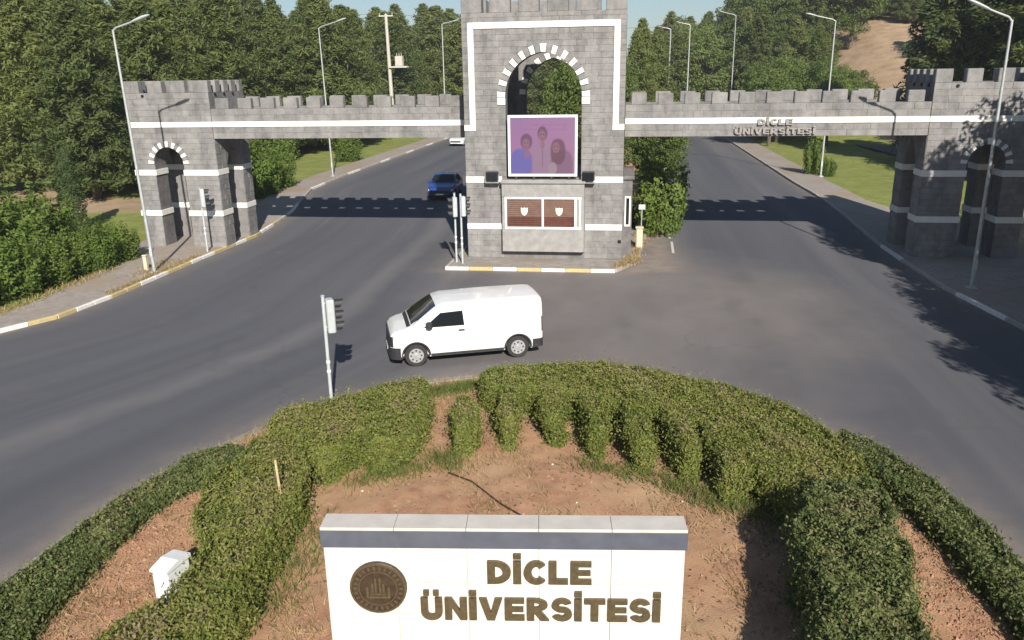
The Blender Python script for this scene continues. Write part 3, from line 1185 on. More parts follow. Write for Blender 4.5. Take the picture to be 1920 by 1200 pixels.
for (a, b_) in ((wx0 + 0.09, TXC - 0.05), (TXC + 0.04, wx1 - 0.30)):
    nsl = 14
    hh = (wz1 - wz0 - 0.18) / nsl
    for k in range(nsl):
        z = wz0 + 0.09 + k * hh
        MB().cbox(a + .004, b_ - .004, YB + 0.055, YB + 0.085, z + 0.006, z + hh - 0.006, 0.006).build('shutter_slat', 'shutter_maroon' if k < 5 else 'shutter_brown', win)
    MB().box(a, b_, YB + 0.086, YB + 0.115, wz0 + 0.09, wz1 - 0.09).build('shutter_backing', 'hole_black', win)
    c = (a + b_) / 2
    sh = [(-.15, .17), (-.05, .14), (0, .18), (.05, .14), (.15, .17), (.15, 0), (.10, -.12), (0, -.19), (-.10, -.12), (-.15, 0)]
    mb = MB().prism([(c + x, 2.28 + z) for x, z in sh], lambda u, v, w_: (u, w_, v), YB + 0.03, YB + 0.053)
    mb.build('shield_emblem', 'sack_white', win)
    mb = MB().prism([(c - .05 + x * .5, 2.27 + z * .5) for x, z in sh], lambda u, v, w_: (u, w_, v), YB + 0.022, YB + 0.029)
    mb.build('shield_emblem', 'post_cream', win)
MB().box(wx1 - 0.21, wx1 - 0.10, YB + 0.03, YB + 0.09, wz0 + 0.09, wz1 - 0.09).build('window_strip', 'cast_stone', win)
# side booth with a narrow window
mb = MB()
mb.box(TX1, TX1 + 0.42, 35.7, 39.3, 0.1, 3.55)
mb.cbox(TX1, TX1 + 0.50, 35.6, 39.4, 3.55, 3.72, 0.02)
mb.build('side_booth', 'basalt_wall', gate)
mb = MB()
mb.box(TX1 + 0.10, TX1 + 0.36, 35.66, 35.70, 1.48, 1.56)
mb.box(TX1 + 0.10, TX1 + 0.36, 35.66, 35.70, 2.74, 2.82)
mb.box(TX1 + 0.10, TX1 + 0.16, 35.66, 35.70, 1.56, 2.74)
mb.box(TX1 + 0.30, TX1 + 0.36, 35.66, 35.70, 1.56, 2.74)
sw = mb.build('side_window', 'white_enamel', gate)
MB().box(TX1 + 0.16, TX1 + 0.30, 35.675, 35.70, 1.56, 2.74).build('pane', 'window_glass', sw)
# drain hole low on the right
MB().cbox(TX1 - 0.16, TX1 - 0.02, Y0 - 0.075, Y0 - 0.03, 0.86, 1.0, 0.02).build('drain_cap', 'hole_black', gate)

# ================================================================ bridge wings
WY0, WY1 = 36.5, 39.95
ZD, ZP = 5.33, 6.70
def wing(name, label, x0, x1, first_free):
    root = thing(name, label, 'gate wing', ((x0 + x1) / 2, WY0, ZD), group='bridge wings of the gate')
    MB().box(x0, x1, WY0, WY0 + 0.45, ZD, ZP).build('front_wall', 'basalt_wall', root)
    MB().box(x0, x1, WY1 - 0.45, WY1, ZD, ZP).build('rear_wall', 'basalt_wall', root)
    for k in range(4):                       # tie beams between the two parapet walls
        xb = x0 + 0.8 + (x1 - x0 - 1.9) * k / 3
        MB().box(xb, xb + 0.3, WY0 + 0.45, WY1 - 0.45, ZD + 0.01, ZD + 0.4).build('tie_beam', 'slab_concrete', root)
    MB().cbox(x0, x1, WY0 - 0.06, WY0 + 0.02, 5.87, 6.12, 0.01).build('white_band', 'limestone', root)
    MB().cbox(x0, x1, WY1 - 0.02, WY1 + 0.06, 5.87, 6.12, 0.01).build('white_band', 'limestone', root)
    c = Cladding(root)
    r = random.Random(int(x0 * 10))
    c.face((0, WY0, 0), (1, 0, 0), (0, -1, 0), x0, x1, ZD, 5.865, lambda a, b_: [], r, course=0.26, lens=(0.40, 0.80))
    c.face((0, WY0, 0), (1, 0, 0), (0, -1, 0), x0, x1, 6.125, ZP, lambda a, b_: [], r, course=0.28, lens=(0.40, 0.80))
    c.finish()
    n = int(round((x1 - x0 - 0.3) / 1.09))
    merlons(root, 'x', WY0 - 0.02, WY0 + 0.28, x0 + 0.25, x1 - 0.30, n, 0.66, ZP, ZP + 0.48)
    merlons(root, 'x', WY1 - 0.30, WY1, x0 + 0.25, x1 - 0.30, n, 0.70, ZP, ZP + 0.48)
    return root


wl = wing('gate_wing', 'battlemented basalt bridge spanning the left road beside the gatehouse', -19.38, TX0 - 0.02, 0)
wr = wing('gate_wing', 'battlemented basalt bridge with metal lettering spanning the right road', TX1 + 0.02, 12.58, 0)

# ================================================================ side pylons


def pylon(label, x0, x1, inner, mw=0.74):
    """four-legged end tower; inner = side (+1/-1) that faces the road"""
    y0, y1 = WY0 - 0.0, 40.05
    xc = (x0 + x1) / 2 + (0.33 if inner < 0 else -0.33)
    root = thing('gate_pylon', label, 'gate tower', ((x0 + x1) / 2, y0, 0), group='end towers of the gate')
    mb = MB()
    arch_wall(mb, x0, x1, 0.10, 7.45, y0, y0 + 1.0, xc, 0.76, 0.10, 4.15, 0.04)
    mb.build('front_wall', 'basalt_wall', root)
    mb = MB()
    arch_wall(mb, x0, x1, 0.10, 7.45, y1 - 1.0, y1, xc, 0.76, 0.10, 4.15, 0.04)
    mb.build('rear_wall', 'basalt_wall', root)
    for s in (-1, 1):
        a, b_ = (x0, x0 + 0.5) if s < 0 else (x1 - 0.5, x1)
        ya, yb = y0 + 1.0, y1 - 1.0
        mb = MB()
        # upper wall with corbelled haunches over the side opening
        mb.prism([(ya, 7.45), (yb, 7.45), (yb, 3.9), (yb - 0.28, 4.55), (yb - 0.62, 5.0), (ya + 0.62, 5.0), (ya + 0.28, 4.55), (ya, 3.9)], lambda u, v, w_: (w_, u, v), a, b_)
        mb.build('side_wall', 'basalt_wall', root)
    MB().box(x0 + 0.5, x1 - 0.5, y0 + 1.0, y1 - 1.0, 5.35, 5.7).build('deck', 'slab_concrete', root)
    c = Cladding(root)
    r = random.Random(int(x0 * 7))

    def holes(a, b_):
        m_ = (a + b_) / 2
        if m_ < 4.15:
            return [(xc - 0.76, xc + 0.76)]
        hw = arch_half(0.76 + 0.28, 4.15, 0.04, m_)
        return [(xc - hw, xc + hw)] if hw > 0 else []
    for z0, z1 in ((0.10, 1.63), (1.90, 3.60), (3.87, 5.86), (6.13, 7.45)):
        c.face((0, y0, 0), (1, 0, 0), (0, -1, 0), x0, x1, z0, z1, holes, r)
    # inner flank: the two legs
    xf = x1 if inner > 0 else x0
    nrm = (inner, 0, 0)
    for z0, z1 in ((0.10, 1.63), (1.90, 3.60), (3.87, 5.30)):
        c.face((xf, 0, 0), (0, 1, 0), nrm, y0, y0 + 0.98, z0, z1, lambda a, b_: [], r)
        c.face((xf, 0, 0), (0, 1, 0), nrm, y1 - 0.98, y1, z0, z1, lambda a, b_: [], r)
    # rear legs, the faces seen between the front legs
    c.finish()
    for z0, z1 in ((1.63, 1.90), (3.60, 3.87)):
        for (a, b_) in ((x0, xc - 0.76), (xc + 0.76, x1)):
            mb = MB()
            mb.cbox(a - 0.05, b_ + 0.05, y0 - 0.06, y0 + 1.03, z0, z1, 0.01)
            mb.build('white_band', 'limestone', root)
            mb = MB()
            mb.cbox(a - 0.05, b_ + 0.05, y1 - 1.03, y1 + 0.05, z0, z1, 0.01)
            mb.build('white_band', 'limestone', root)
    MB().cbox(x0 - (0.03 if inner > 0 else -0.0), x1 + (0.0 if inner > 0 else 0.03), y0 - 0.06, y0 + 0.02, 5.87, 6.12, 0.01).build('white_band', 'limestone', root)
    voussoirs(root, xc, 0.76, 4.15, 0.04, 0.27, y0, 0.05, 17)
    # parapets
    n = 4
    zt = 8.0
    merlons(root, 'x', y0 - 0.02, y0 + 0.38, x0, x1, n, mw, 7.45, zt)
    merlons(root, 'x', y1 - 0.38, y1, x0, x1, n, mw, 7.45, zt)
    merlons(root, 'y', x0, x0 + 0.38, y0 + 0.72, y1 - 0.72, 3, 0.50, 7.45, zt)
    merlons(root, 'y', x1 - 0.38, x1, y0 + 0.72, y1 - 0.72, 3, 0.50, 7.45, zt)
    # drain holes
    for k in range(3):
        yy = y0 + 0.6 + 0.9 * k
        MB().tube([(xf - inner * 0.05, yy, 7.36), (xf + inner * 0.045, yy, 7.36)], 0.075, 10).build('drain_hole', 'hole_black', root)
    MB().tube([(x0 + 0.9, y0 - 0.055, 7.32), (x0 + 0.9, y0 + 0.05, 7.32)], 0.07, 10).build('drain_hole', 'hole_black', root)
    return root


pylon('battlemented basalt end tower with arched footway on the left, in full sun', -23.62, -19.40, 1)
pylon('battlemented basalt end tower on the right, half covered by tree shadow', 12.60, 16.85, -1, 0.62)

# ================================================================ lettering


def _ring(cx, cz, rx, rz, ix, iz, a0, a1, n=14):
    out = []
    for i in range(n):
        t0, t1 = rad(a0 + (a1 - a0) * i / n), rad(a0 + (a1 - a0) * (i + 1) / n)
        out.append([(cx + rx * math.cos(t0), cz + rz * math.sin(t0)), (cx + rx * math.cos(t1), cz + rz * math.sin(t1)),
                    (cx + ix * math.cos(t1), cz + iz * math.sin(t1)), (cx + ix * math.cos(t0), cz + iz * math.sin(t0))])
    return out


def _rc(x0, x1, z0, z1):
    return [(x0, z0), (x1, z0), (x1, z1), (x0, z1)]


# heavy sans capitals: advance width and pieces, cap height 1
GLYPH = {
    'I': (0.28, [_rc(0, .28, 0, 1), _rc(0, .28, 1.10, 1.32)]),
    'L': (0.70, [_rc(0, .28, 0, 1), _rc(.28, .70, 0, .23)]),
    'E': (0.76, [_rc(0, .28, 0, 1), _rc(.28, .76, 0, .22), _rc(.28, .72, .40, .60), _rc(.28, .75, .78, 1)]),
    'T': (0.80, [_rc(.26, .54, 0, .78), _rc(0, .80, .78, 1)]),
    'D': (0.86, [_rc(0, .28, 0, 1)] + _ring(.28, .5, .58, .5, .29, .27, -90, 90)),
    'C': (0.82, _ring(.45, .5, .45, .52, .17, .28, 42, 318, 22)),
    'U': (0.84, [_rc(0, .28, .36, 1), _rc(.56, .84, .36, 1)] + _ring(.42, .36, .42, .38, .14, .14, 180, 360) + [_rc(.12, .34, 1.10, 1.32), _rc(.50, .72, 1.10, 1.32)]),
    'N': (0.86, [_rc(0, .27, 0, 1), _rc(.59, .86, 0, 1), [(.27, 1), (.27, .58), (.59, 0), (.59, .42)]]),
    'V': (0.90, [[(0, 1), (.29, 1), (.45, .36), (.45, 0), (.30, 0)], [(.45, 0), (.60, 0), (.90, 1), (.61, 1), (.45, .36)]]),
    'R': (0.86, [_rc(0, .28, 0, 1), [(.28, .42), (.53, .44), (.86, 0), (.53, 0), (.30, .32)]] + _ring(.28, .71, .52, .29, .24, .11, -90, 90, 10)),
    'S': (0.78, _ring(.39, .70, .39, .31, .13, .10, 22, 270, 16) + _ring(.39, .30, .39, .31, .13, .10, 90, -158, 16)),
}


def text_parts(root, text, place, width, cap, depth, material, name='letter', gap=0.10):
    """each letter its own part; place(u, v, w)->local coords; text centred on u=0, baseline v=0"""
    tot = sum(GLYPH[c][0] for c in text) + gap * (len(text) - 1)
    k = width / tot
    x = -tot / 2
    for c in text:
        mb = MB()
        for poly in GLYPH[c][1]:
            mb.prism([((x + u) * k, v * cap) for u, v in poly], place, 0.0, depth)
        o = mb.build(name, material, root, local=True)
        bm = bmesh.new()
        bm.from_mesh(o.data)
        bmesh.ops.remove_doubles(bm, verts=bm.verts, dist=5e-4)
        bm.to_mesh(o.data)
        bm.free()
        x += GLYPH[c][0] + gap


# letters on the right wing (standing off the wall)
gs = thing('gate_lettering', 'small metal letters reading the university name on the right bridge', 'sign', (6.33, WY0 - 0.10, 5.4))
text_parts(gs, 'DICLE', lambda u, v, w_: Vector((u, -w_, 0.40 + v)), 1.45, 0.26, 0.04, 'gate_letter')
text_parts(gs, 'UNIVERSITESI', lambda u, v, w_: Vector((u, -w_, 0.02 + v)), 3.35, 0.25, 0.04, 'gate_letter')

# ================================================================ marble sign
SA = math.atan2(0.48, 4.81)
SW, SH, SD = 4.83, 2.34, 0.36
sign = thing('name_sign', 'long white marble wall sign with the university name and round bronze emblem', 'sign', (-3.87, 8.81, 0.1), SA)
SH0 = SH - 0.1
MB().box(0.045, SW - 0.045, 0.045, SD - 0.03, -0.1, SH0 - 0.05).build('core', 'coping', sign, local=True)
zb0 = SH0 - 0.30
cols = 5
cw = (SW - 0.06) / cols
rows = [0.0, 0.46, 0.92, 1.40, zb0 - 0.004]
for k in range(cols):
    x0 = 0.03 + k * cw
    for j in range(len(rows) - 1):
        MB().cbox(x0 + .005, x0 + cw - .005, 0.02, 0.044, rows[j] + .005, rows[j + 1] - .005, .003).build('panel', 'marble', sign, local=True)
    MB().cbox(x0 + .003 - (0.03 if k == 0 else 0), x0 + cw - .003 + (0.03 if k == cols - 1 else 0), 0.003, SD, SH0 - 0.045, SH0, .004).build('coping_slab', 'coping', sign, local=True)
for s in (0, 1):
    for j in range(len(rows) - 1):
        a = (0.02, 0.044) if s == 0 else (SW - 0.044, SW - 0.02)
        MB().cbox(a[0], a[1], 0.048, SD - 0.03, rows[j] + .003, rows[j + 1] - .003, .002).build('panel', 'marble', sign, local=True)
MB().cbox(0.0, SW, 0.0, 0.043, zb0, SH0 - 0.048, .003).build('slate_band', 'slate_band', sign, local=True)
text_parts(sign, 'DICLE', lambda u, v, w_: Vector((2.90 + u, 0.018 - w_, 1.42 + v)), 1.38, 0.345, 0.045, 'bronze')
text_parts(sign, 'UNIVERSITESI', lambda u, v, w_: Vector((2.905 + u, 0.018 - w_, 0.845 + v)), 3.22, 0.345, 0.045, 'bronze')
ex, ez, er = 0.735, 1.345, 0.385
mb = MB().tube([(ex, 0.018, ez), (ex, -0.03, ez), (ex, -0.038, ez)], [er, er, er - 0.012], 48)
em = mb.build('emblem', 'bronze_dark', sign, local=True)


def ringmb(r0, r1, y0, y1, n=48):
    m_ = MB()
    vs, fs = [], []
    for i in range(n):
        a = 2 * math.pi * i / n
        for (r, y) in ((r0, y1), (r0, y0), (r1, y0), (r1, y1)):
            vs.append((ex + r * math.cos(a), y, ez + r * math.sin(a)))
    for i in range(n):
        j = (i + 1) % n
        for k in range(3):
            fs.append((i * 4 + k, j * 4 + k, j * 4 + k + 1, i * 4 + k + 1))
    return m_.add(vs, fs)


ringmb(er - 0.03, er - 0.004, -0.052, -0.037).build('rim', 'bronze', em, local=True)
ringmb(er - 0.135, er - 0.12, -0.048, -0.037).build('inner_ring', 'bronze', em, local=True)
# relief marks round the rim and a building-and-book device inside
for i in range(26):
    a = 2 * math.pi * i / 26
    r = er - 0.075
    cx, cz = ex + r * math.cos(a), ez + r * math.sin(a)
    mb = MB()
    mb.add([(cx + dx * math.cos(a) - dz * math.sin(a), -0.046, cz + dx * math.sin(a) + dz * math.cos(a)) for dx, dz in ((-.028, -.014), (.028, -.014), (.028, .014), (-.028, .014))] +
           [(cx + dx * math.cos(a) - dz * math.sin(a), -0.036, cz + dx * math.sin(a) + dz * math.cos(a)) for dx, dz in ((-.028, -.014), (.028, -.014), (.028, .014), (-.028, .014))],
           [(0, 1, 2, 3), (0, 4, 5, 1), (1, 5, 6, 2), (2, 6, 7, 3), (3, 7, 4, 0)])
    mb.build('rim_mark', 'bronze', em, local=True)
for (a, b_, c, d) in ((-.16, .16, -.15, -.12), (-.16, -.13, -.12, .02), (.13, .16, -.12, .02), (-.045, -.015, -.06, .16), (.015, .045, -.06, .16), (-.09, -.06, -.06, .08), (.06, .09, -.06, .08), (-.11, .11, -.10, -.075)):
    MB().box(ex + a, ex + b_, -0.050, -0.036, ez + c, ez + d).build('relief_bar', 'bronze', em, local=True)

# ================================================================ LED screen on the bay ledge
scr = thing('led_screen', 'framed purple poster screen with three figures in front of the gatehouse arch', 'screen', (TXC, 34.72, 3.66))
sx0, sx1, sz0, sz1 = -5.02, -2.03, 3.80, 6.38
ys = 34.72
mb = MB()
t = 0.11
mb.cbox(sx0, sx1, ys - 0.03, ys + 0.16, sz0, sz0 + t, .012)
mb.cbox(sx0, sx1, ys - 0.03, ys + 0.16, sz1 - t, sz1, .012)
mb.cbox(sx0, sx0 + t, ys - 0.028, ys + 0.158, sz0 + t, sz1 - t, .012)
mb.cbox(sx1 - t, sx1, ys - 0.028, ys + 0.158, sz0 + t, sz1 - t, .012)
mb.build('frame', 'white_enamel', scr)
MB().box(sx0 + .03, sx1 - .03, ys + 0.02, ys + 0.14, sz0 + .03, sz1 - .03).build('casing', 'black_plastic', scr)
for k in range(4):
    x = sx0 + 0.35 + k * (sx1 - sx0 - 0.7) / 3
    MB().box(x - 0.05, x + 0.05, ys + 0.02, ys + 0.12, 3.655, sz0 - 0.003).build('foot', 'black_plastic', scr)
# printed picture: colours computed point by point on a fine sheet
NX, NZ = 200, 172
u = np.linspace(0, 1, NX)
v = np.linspace(0, 1, NZ)
U, Vv = np.meshgrid(u, v)
rgb = np.empty((NZ, NX, 3))
rgb[:] = np.array([0.285, 0.165, 0.29])
rgb += (Vv[..., None] - 0.5) * np.array([-0.06, 0.00, 0.02]) + (U[..., None] - 0.5) * np.array([0.03, 0.02, 0.0])


def blob(cx, cz, rx, rz, colr, soft=0.18, p=2.0):
    global rgb
    d = (np.abs((U - cx) / rx) ** p + np.abs((Vv - cz) / rz) ** p) ** (1 / p)
    a = 0.85 * np.clip((1 - d) / (soft * 0.9), 0, 1)[..., None]
    rgb = rgb * (1 - a) + np.array(colr) * a


hair = (0.10, 0.055, 0.095)
skin = (0.22, 0.125, 0.17)
# left: blue top
blob(0.17, 0.18, 0.19, 0.30, (0.085, 0.115, 0.36), p=2.6)
blob(0.25, 0.58, 0.10, 0.155, hair)
blob(0.245, 0.535, 0.062, 0.105, skin)
blob(0.26, 0.36, 0.05, 0.09, skin)
# middle: pale shirt
blob(0.50, 0.20, 0.17, 0.42, (0.235, 0.185, 0.245), p=2.8)
blob(0.50, 0.72, 0.082, 0.14, hair)
blob(0.495, 0.68, 0.060, 0.105, skin)
blob(0.50, 0.52, 0.04, 0.08, skin)
# right: long hair
blob(0.80, 0.12, 0.19, 0.34, (0.16, 0.105, 0.155), p=2.6)
blob(0.74, 0.40, 0.125, 0.25, (0.11, 0.055, 0.075), p=2.4)
blob(0.71, 0.47, 0.060, 0.105, skin)
blob(0.66, 0.10, 0.07, 0.12, (0.26, 0.24, 0.26))
for (fx, fz) in ((0.245, 0.535), (0.495, 0.68), (0.71, 0.47)):
    for sx_ in (-0.024, 0.024):
        blob(fx + sx_, fz + 0.022, 0.013, 0.010, (0.06, 0.035, 0.06))
    blob(fx, fz - 0.050, 0.022, 0.009, (0.16, 0.06, 0.09))
    blob(fx + 0.006, fz - 0.012, 0.008, 0.022, (0.26, 0.15, 0.19))
blob(0.50, 0.30, 0.012, 0.20, (0.17, 0.12, 0.18))
# heading rule
for a_, z_, h_ in ((0.52, 0.795, 0.010), (0.60, 0.875, 0.018)):
    m_ = (np.abs(Vv - z_) < h_) & (np.abs(U - a_) < 0.36 - 0.1 * (h_ > 0.012))
    if h_ > 0.012:
        m_ &= (np.sin(U * 170) + np.sin(U * 61 + 1) > -0.6)
    rgb[m_] = rgb[m_] * 0.72 + np.array([0.30, 0.05, 0.16]) * 0.28
rgb = rgb * (1 + 0.05 * np.random.default_rng(5).normal(size=rgb.shape[:2])[..., None])
Xg = sx0 + t - 0.004 + U * (sx1 - sx0 - 2 * t + 0.008)
Zg = sz0 + t - 0.004 + Vv * (sz1 - sz0 - 2 * t + 0.008)
_i = np.arange(NX - 1)[None, :] + NX * np.arange(NZ - 1)[:, None]
_F = np.stack([_i, _i + 1, _i + 1 + NX, _i + NX], -1).reshape(-1, 4)
me = bpy.data.meshes.new('picture')
b0 = root_loc(scr)
me.from_pydata(np.stack([Xg - b0.x, np.full(Xg.shape, ys - 0.0) - b0.y, Zg - b0.z], -1).reshape(-1, 3).tolist(), [], _F.tolist())
ca = me.color_attributes.new('print', 'FLOAT_COLOR', 'POINT')
ca.data.foreach_set('color', np.concatenate([np.clip(rgb * np.array([0.66, 0.56, 0.64]), 0, 1), np.ones((NZ, NX, 1))], -1).astype(np.float32).ravel())
m = bpy.data.materials.new('screen_print')
m.use_nodes = True
vc = N(m, 'ShaderNodeVertexColor')
vc.layer_name = 'print'
bs = m.node_tree.nodes['Principled BSDF']
bs.inputs['Roughness'].default_value = 0.45
m.node_tree.links.new(vc.outputs[0], bs.inputs['Base Color'])
MATS['screen_print'] = m
link('picture', me, 'screen_print', scr)

# ================================================================ floodlights on the ledge
for (x, lab) in ((-5.72, 'dark floodlight left of the poster screen'), (-1.55, 'dark floodlight right of the poster screen')):
    f = thing('floodlight', lab, 'floodlight', (x, 34.8, 3.52), group='floodlights on the gatehouse')
    MB().cbox(x - 0.27, x + 0.27, 34.50, 34.74, 3.62, 4.02, .03).build('housing', 'black_plastic', f)
    MB().box(x - 0.23, x + 0.23, 34.485, 34.499, 3.66, 3.98).build('lens', 'window_glass', f)
    mb = MB()
    mb.box(x - 0.30, x - 0.275, 34.58, 34.66, 3.55, 3.86)
    mb.box(x + 0.275, x + 0.30, 34.58, 34.66, 3.55, 3.86)
    mb.box(x - 0.30, x + 0.30, 34.58, 34.94, 3.525, 3.55)
    mb.build('bracket', 'galvanised', f)

# ================================================================ street lamps


def lamp(label, x, y, h, arm, rise, r0=0.075, r1=0.042, lean=0.0, z0=None, grp='street lamps along the roads'):
    z0 = float(zground(x, y)) if z0 is None else z0
    o = thing('street_lamp', label, 'street lamp', (x, y, z0), group=grp)
    mb = MB().tube([(0, 0, -0.05), (lean * 0.5, 0, h * 0.5), (lean, 0, h)], [r0, (r0 + r1) / 2, r1], 12)
    mb.build('pole', 'galvanised', o, local=True, smooth=True)
    MB().tube([(lean, 0, h - 0.05), (lean + arm * 0.15, 0, h + rise * 0.25), (lean + arm, 0, h + rise)], [r1, r1 * 0.9, r1 * 0.8], 8).build('arm', 'galvanised', o, local=True, smooth=True)
    s = 1 if arm > 0 else -1
    a, z = lean + arm, h + rise
    mb = MB()
    prof = [(0.0, 0.05), (0.12, 0.075), (0.5, 0.09), (0.72, 0.05), (0.78, 0.0)]
    vs, fs = [], []
    for (l, wd) in prof:
        for (yy, zz) in ((-1, 0), (-0.7, 0.7), (0.7, 0.7), (1, 0), (0.7, -0.45), (-0.7, -0.45)):
            vs.append((a + s * (l - 0.08), yy * max(wd * 1.3, .01), z + zz * max(wd, .008) + (l - 0.08) * rise / abs(arm)))
    for k in range(len(prof) - 1):
        for i in range(6):
            j = (i + 1) % 6
            fs.append((k * 6 + i, k * 6 + j, k * 6 + 6 + j, k * 6 + 6 + i))
    fs.append(tuple(range(6)))
    mb.add(vs, fs)
    mb.build('lamp_head', 'grey_paint', o, local=True, smooth=True)
    MB().cbox(-0.17, 0.17, -0.17, 0.17, -0.05, 0.05, .02).build('base_plate', 'galvanised', o, local=True)
    MB().box(-0.06, 0.06, -r0 - 0.012, -r0 + 0.03, 0.7, 1.1).build('access_door', 'grey_paint', o, local=True)
    return o


lamp('tall grey street lamp at the kerb in front of the left end tower', -19.98, 31.1, 9.85, 0.95, 0.30, lean=-0.24, z0=0.11)
lamp('tall grey street lamp at the shaded kerb in front of the right end tower', 13.0, 31.1, 9.45, -0.85, 0.38, lean=-0.05, z0=0.11)
lamp('street lamp beyond the left bridge, on the grass verge', -22.8, 61.0, 11.0, 1.5, 0.45, lean=-0.2, z0=0.6)
lamp('street lamp beyond the right bridge, beside the lawn shrub', 14.2, 61.5, 10.7, -1.35, 0.35, z0=0.6)
lamp('farther street lamp behind the right bridge, against bright green trees', 12.6, 104.0, 13.8, -1.4, 0.4, z0=0.6)
lamp('distant thin lamp post on the median behind the gatehouse', 8.3, 118.0, 13.5, -1.2, 0.3, z0=0.7, r0=0.11, r1=0.07)
lamp('distant thin lamp post close to the gatehouse right edge', 6.2, 128.0, 13.5, -1.2, 0.3, z0=0.7, r0=0.11, r1=0.07)
lamp('distant lamp post just left of the gatehouse', -22.9, 103.0, 13.6, 1.4, 0.3, z0=0.6, r0=0.1, r1=0.06)

# utility pole with transformer
up = thing('utility_pole', 'pale concrete utility pole with transformer platform behind the left bridge', 'utility pole', (-31.2, 108.0, 0.9))
UH = 15.0
mb = MB().tube([(0, 0, -1.0), (-0.25, 0, UH)], [0.30, 0.19], 8)
mb.build('pole', 'concrete_pole', up, local=True)
mb = MB()
mb.box(-1.2, 0.7, -0.07, 0.07, UH - 0.3, UH - 0.15)
for x in (-1.1, -0.25, 0.6):
    mb.tube([(x, 0, UH - 0.15), (x, 0, UH + 0.15)], [0.05, 0.04], 6)
mb.build('crossarm', 'concrete_pole', up, local=True)
mb = MB()
mb.box(-0.1, 2.4, -0.5, 0.5, 8.3, 8.5)
mb.build('platform', 'concrete_pole', up, local=True)
tr = MB().cbox(0.75, 1.75, -0.45, 0.45, 8.5, 9.75, .06).build('transformer', 'concrete_pole', up, local=True)
mb = MB()
for x in (0.95, 1.25, 1.55):
    mb.tube([(x, 0, 9.74), (x, 0, 10.2)], [0.05, 0.03], 6)
mb.build('bushing', 'concrete_pole', tr, local=True)


def cable(label, a, b_, sag):
    P = []
    for i in range(17):
        t_ = i / 16
        p = Vector(a).lerp(Vector(b_), t_)
        p.z -= sag * 4 * t_ * (1 - t_)
        P.append(p)
    o = MB().tube(P, 0.022, 5).build('overhead_cable', 'cable', None)
    tag(o, label, 'cable', 'overhead cables')


cable('overhead cable from the utility pole to the left forest', (-32.3, 108, 16.0), (-70, 100, 17.5), 0.8)
cable('overhead cable from the utility pole past the gatehouse', (-30.6, 108, 16.0), (8.3, 118, 14.2), 1.0)

# ================================================================ traffic signals


def signal(label, x, y, z0, h, head_z, face, side, big=1.0, plate=True, cabinet=False, second=False):
    """face: angle the lenses point to; side: offset of head from the pole"""
    o = thing('traffic_signal', label, 'traffic light', (x, y, z0), group='traffic signals')
    MB().tube([(0, 0, -0.05), (0, 0, h)], [0.046, 0.042], 12).build('pole', 'grey_paint', o, local=True, smooth=True)
    MB().tube([(0, 0, h - 0.005), (0, 0, h + 0.02)], [0.06, 0.03], 12).build('cap', 'galvanised', o, local=True)
    for z in (0.85, 1.10):
        MB().tube([(0, 0, z), (0, 0, z + 0.07)], 0.052, 12).build('reflective_band', 'white_enamel', o, local=True)
    ca_, sa_ = math.cos(face), math.sin(face)

    def T(px, py, pz):
        return (side[0] + px * ca_ - py * sa_, side[1] + px * sa_ + py * ca_, pz)
    hw, hd, hh = 0.145 * big, 0.13 * big, 0.86 * big
    m_ = MB().cbox(-hd, hd * 0.5, -hw, hw, 0, hh, .025)
    m_.v = [T(p[0], p[1], p[2] + head_z) for p in m_.v]
    hd_o = m_.build('signal_head', 'grey_paint', o, local=True)
    for k, lm in enumerate(('green_lens', 'amber_lens', 'red_lens')):
        zc = head_z + hh * (k + 0.5) / 3
        m_ = MB()
        n_ = 14
        vs, fs = [], []
        for i in range(n_):
            a = rad(-40) + rad(260) * i / (n_ - 1)
            for (r, px) in ((0.115 * big, hd * 0.5), (0.118 * big, hd * 0.5 + 0.23 * big - 0.05 * big * (1 - math.sin(a))), (0.105 * big, hd * 0.5 + 0.23 * big - 0.05 * big * (1 - math.sin(a))), (0.105 * big, hd * 0.5)):
                vs.append(T(px, r * math.cos(a), zc + r * math.sin(a)))
        for i in range(n_ - 1):
            for q in range(4):
                q2 = (q + 1) % 4
                fs.append((i * 4 + q, i * 4 + q2, i * 4 + 4 + q2, i * 4 + 4 + q))
        m_.add(vs, fs)
        m_.build('visor', 'black_plastic', hd_o, local=True)
        MB().tube([T(hd * 0.5 - 0.005, 0, zc), T(hd * 0.5 + 0.025, 0, zc)], 0.10 * big, 14).build('lens', lm, hd_o, local=True)
    m_ = MB().box(hd * 0.5 + 0.001, hd * 0.5 + 0.012, -hw * 0.97, hw * 0.97, 0.01, hh - 0.01)
    m_.v = [T(p[0], p[1], p[2] + head_z) for p in m_.v]
    m_.build('face_plate', 'black_plastic', hd_o, local=True)
    mb_ = MB()
    for z in (head_z + 0.12, head_z + hh - 0.12):
        mb_.tube([(0, 0, z), (side[0] * 0.9, side[1] * 0.9, z)], 0.022, 6)
    mb_.build('bracket', 'galvanised', o, local=True)
    return o


signal('traffic signal standing in the island hedge near the white van', -7.3, 18.15, 0.02, 2.86, 1.93, rad(28), (0.20, 0.0))
signal('traffic signal at the left corner of the gatehouse kerb', -7.3, 34.0, 0.11, 3.05, 2.05, rad(200), (0.0, -0.16))
signal('traffic signal close against the gatehouse left corner', -6.98, 33.75, 0.11, 3.05, 2.10, rad(20), (0.14, -0.02))
signal('traffic signal on the footway before the left end tower', -19.8, 35.35, 0.11, 3.05, 2.15, rad(35), (0.12, 0.0))


def post(name, label, x, y, z0, h, r, material):
    o = thing(name, label, 'post', (x, y, z0))
    MB().cbox(-r, r, -r, r, -0.1, h, r * 0.3).build('shaft', material, o, local=True)
    return o


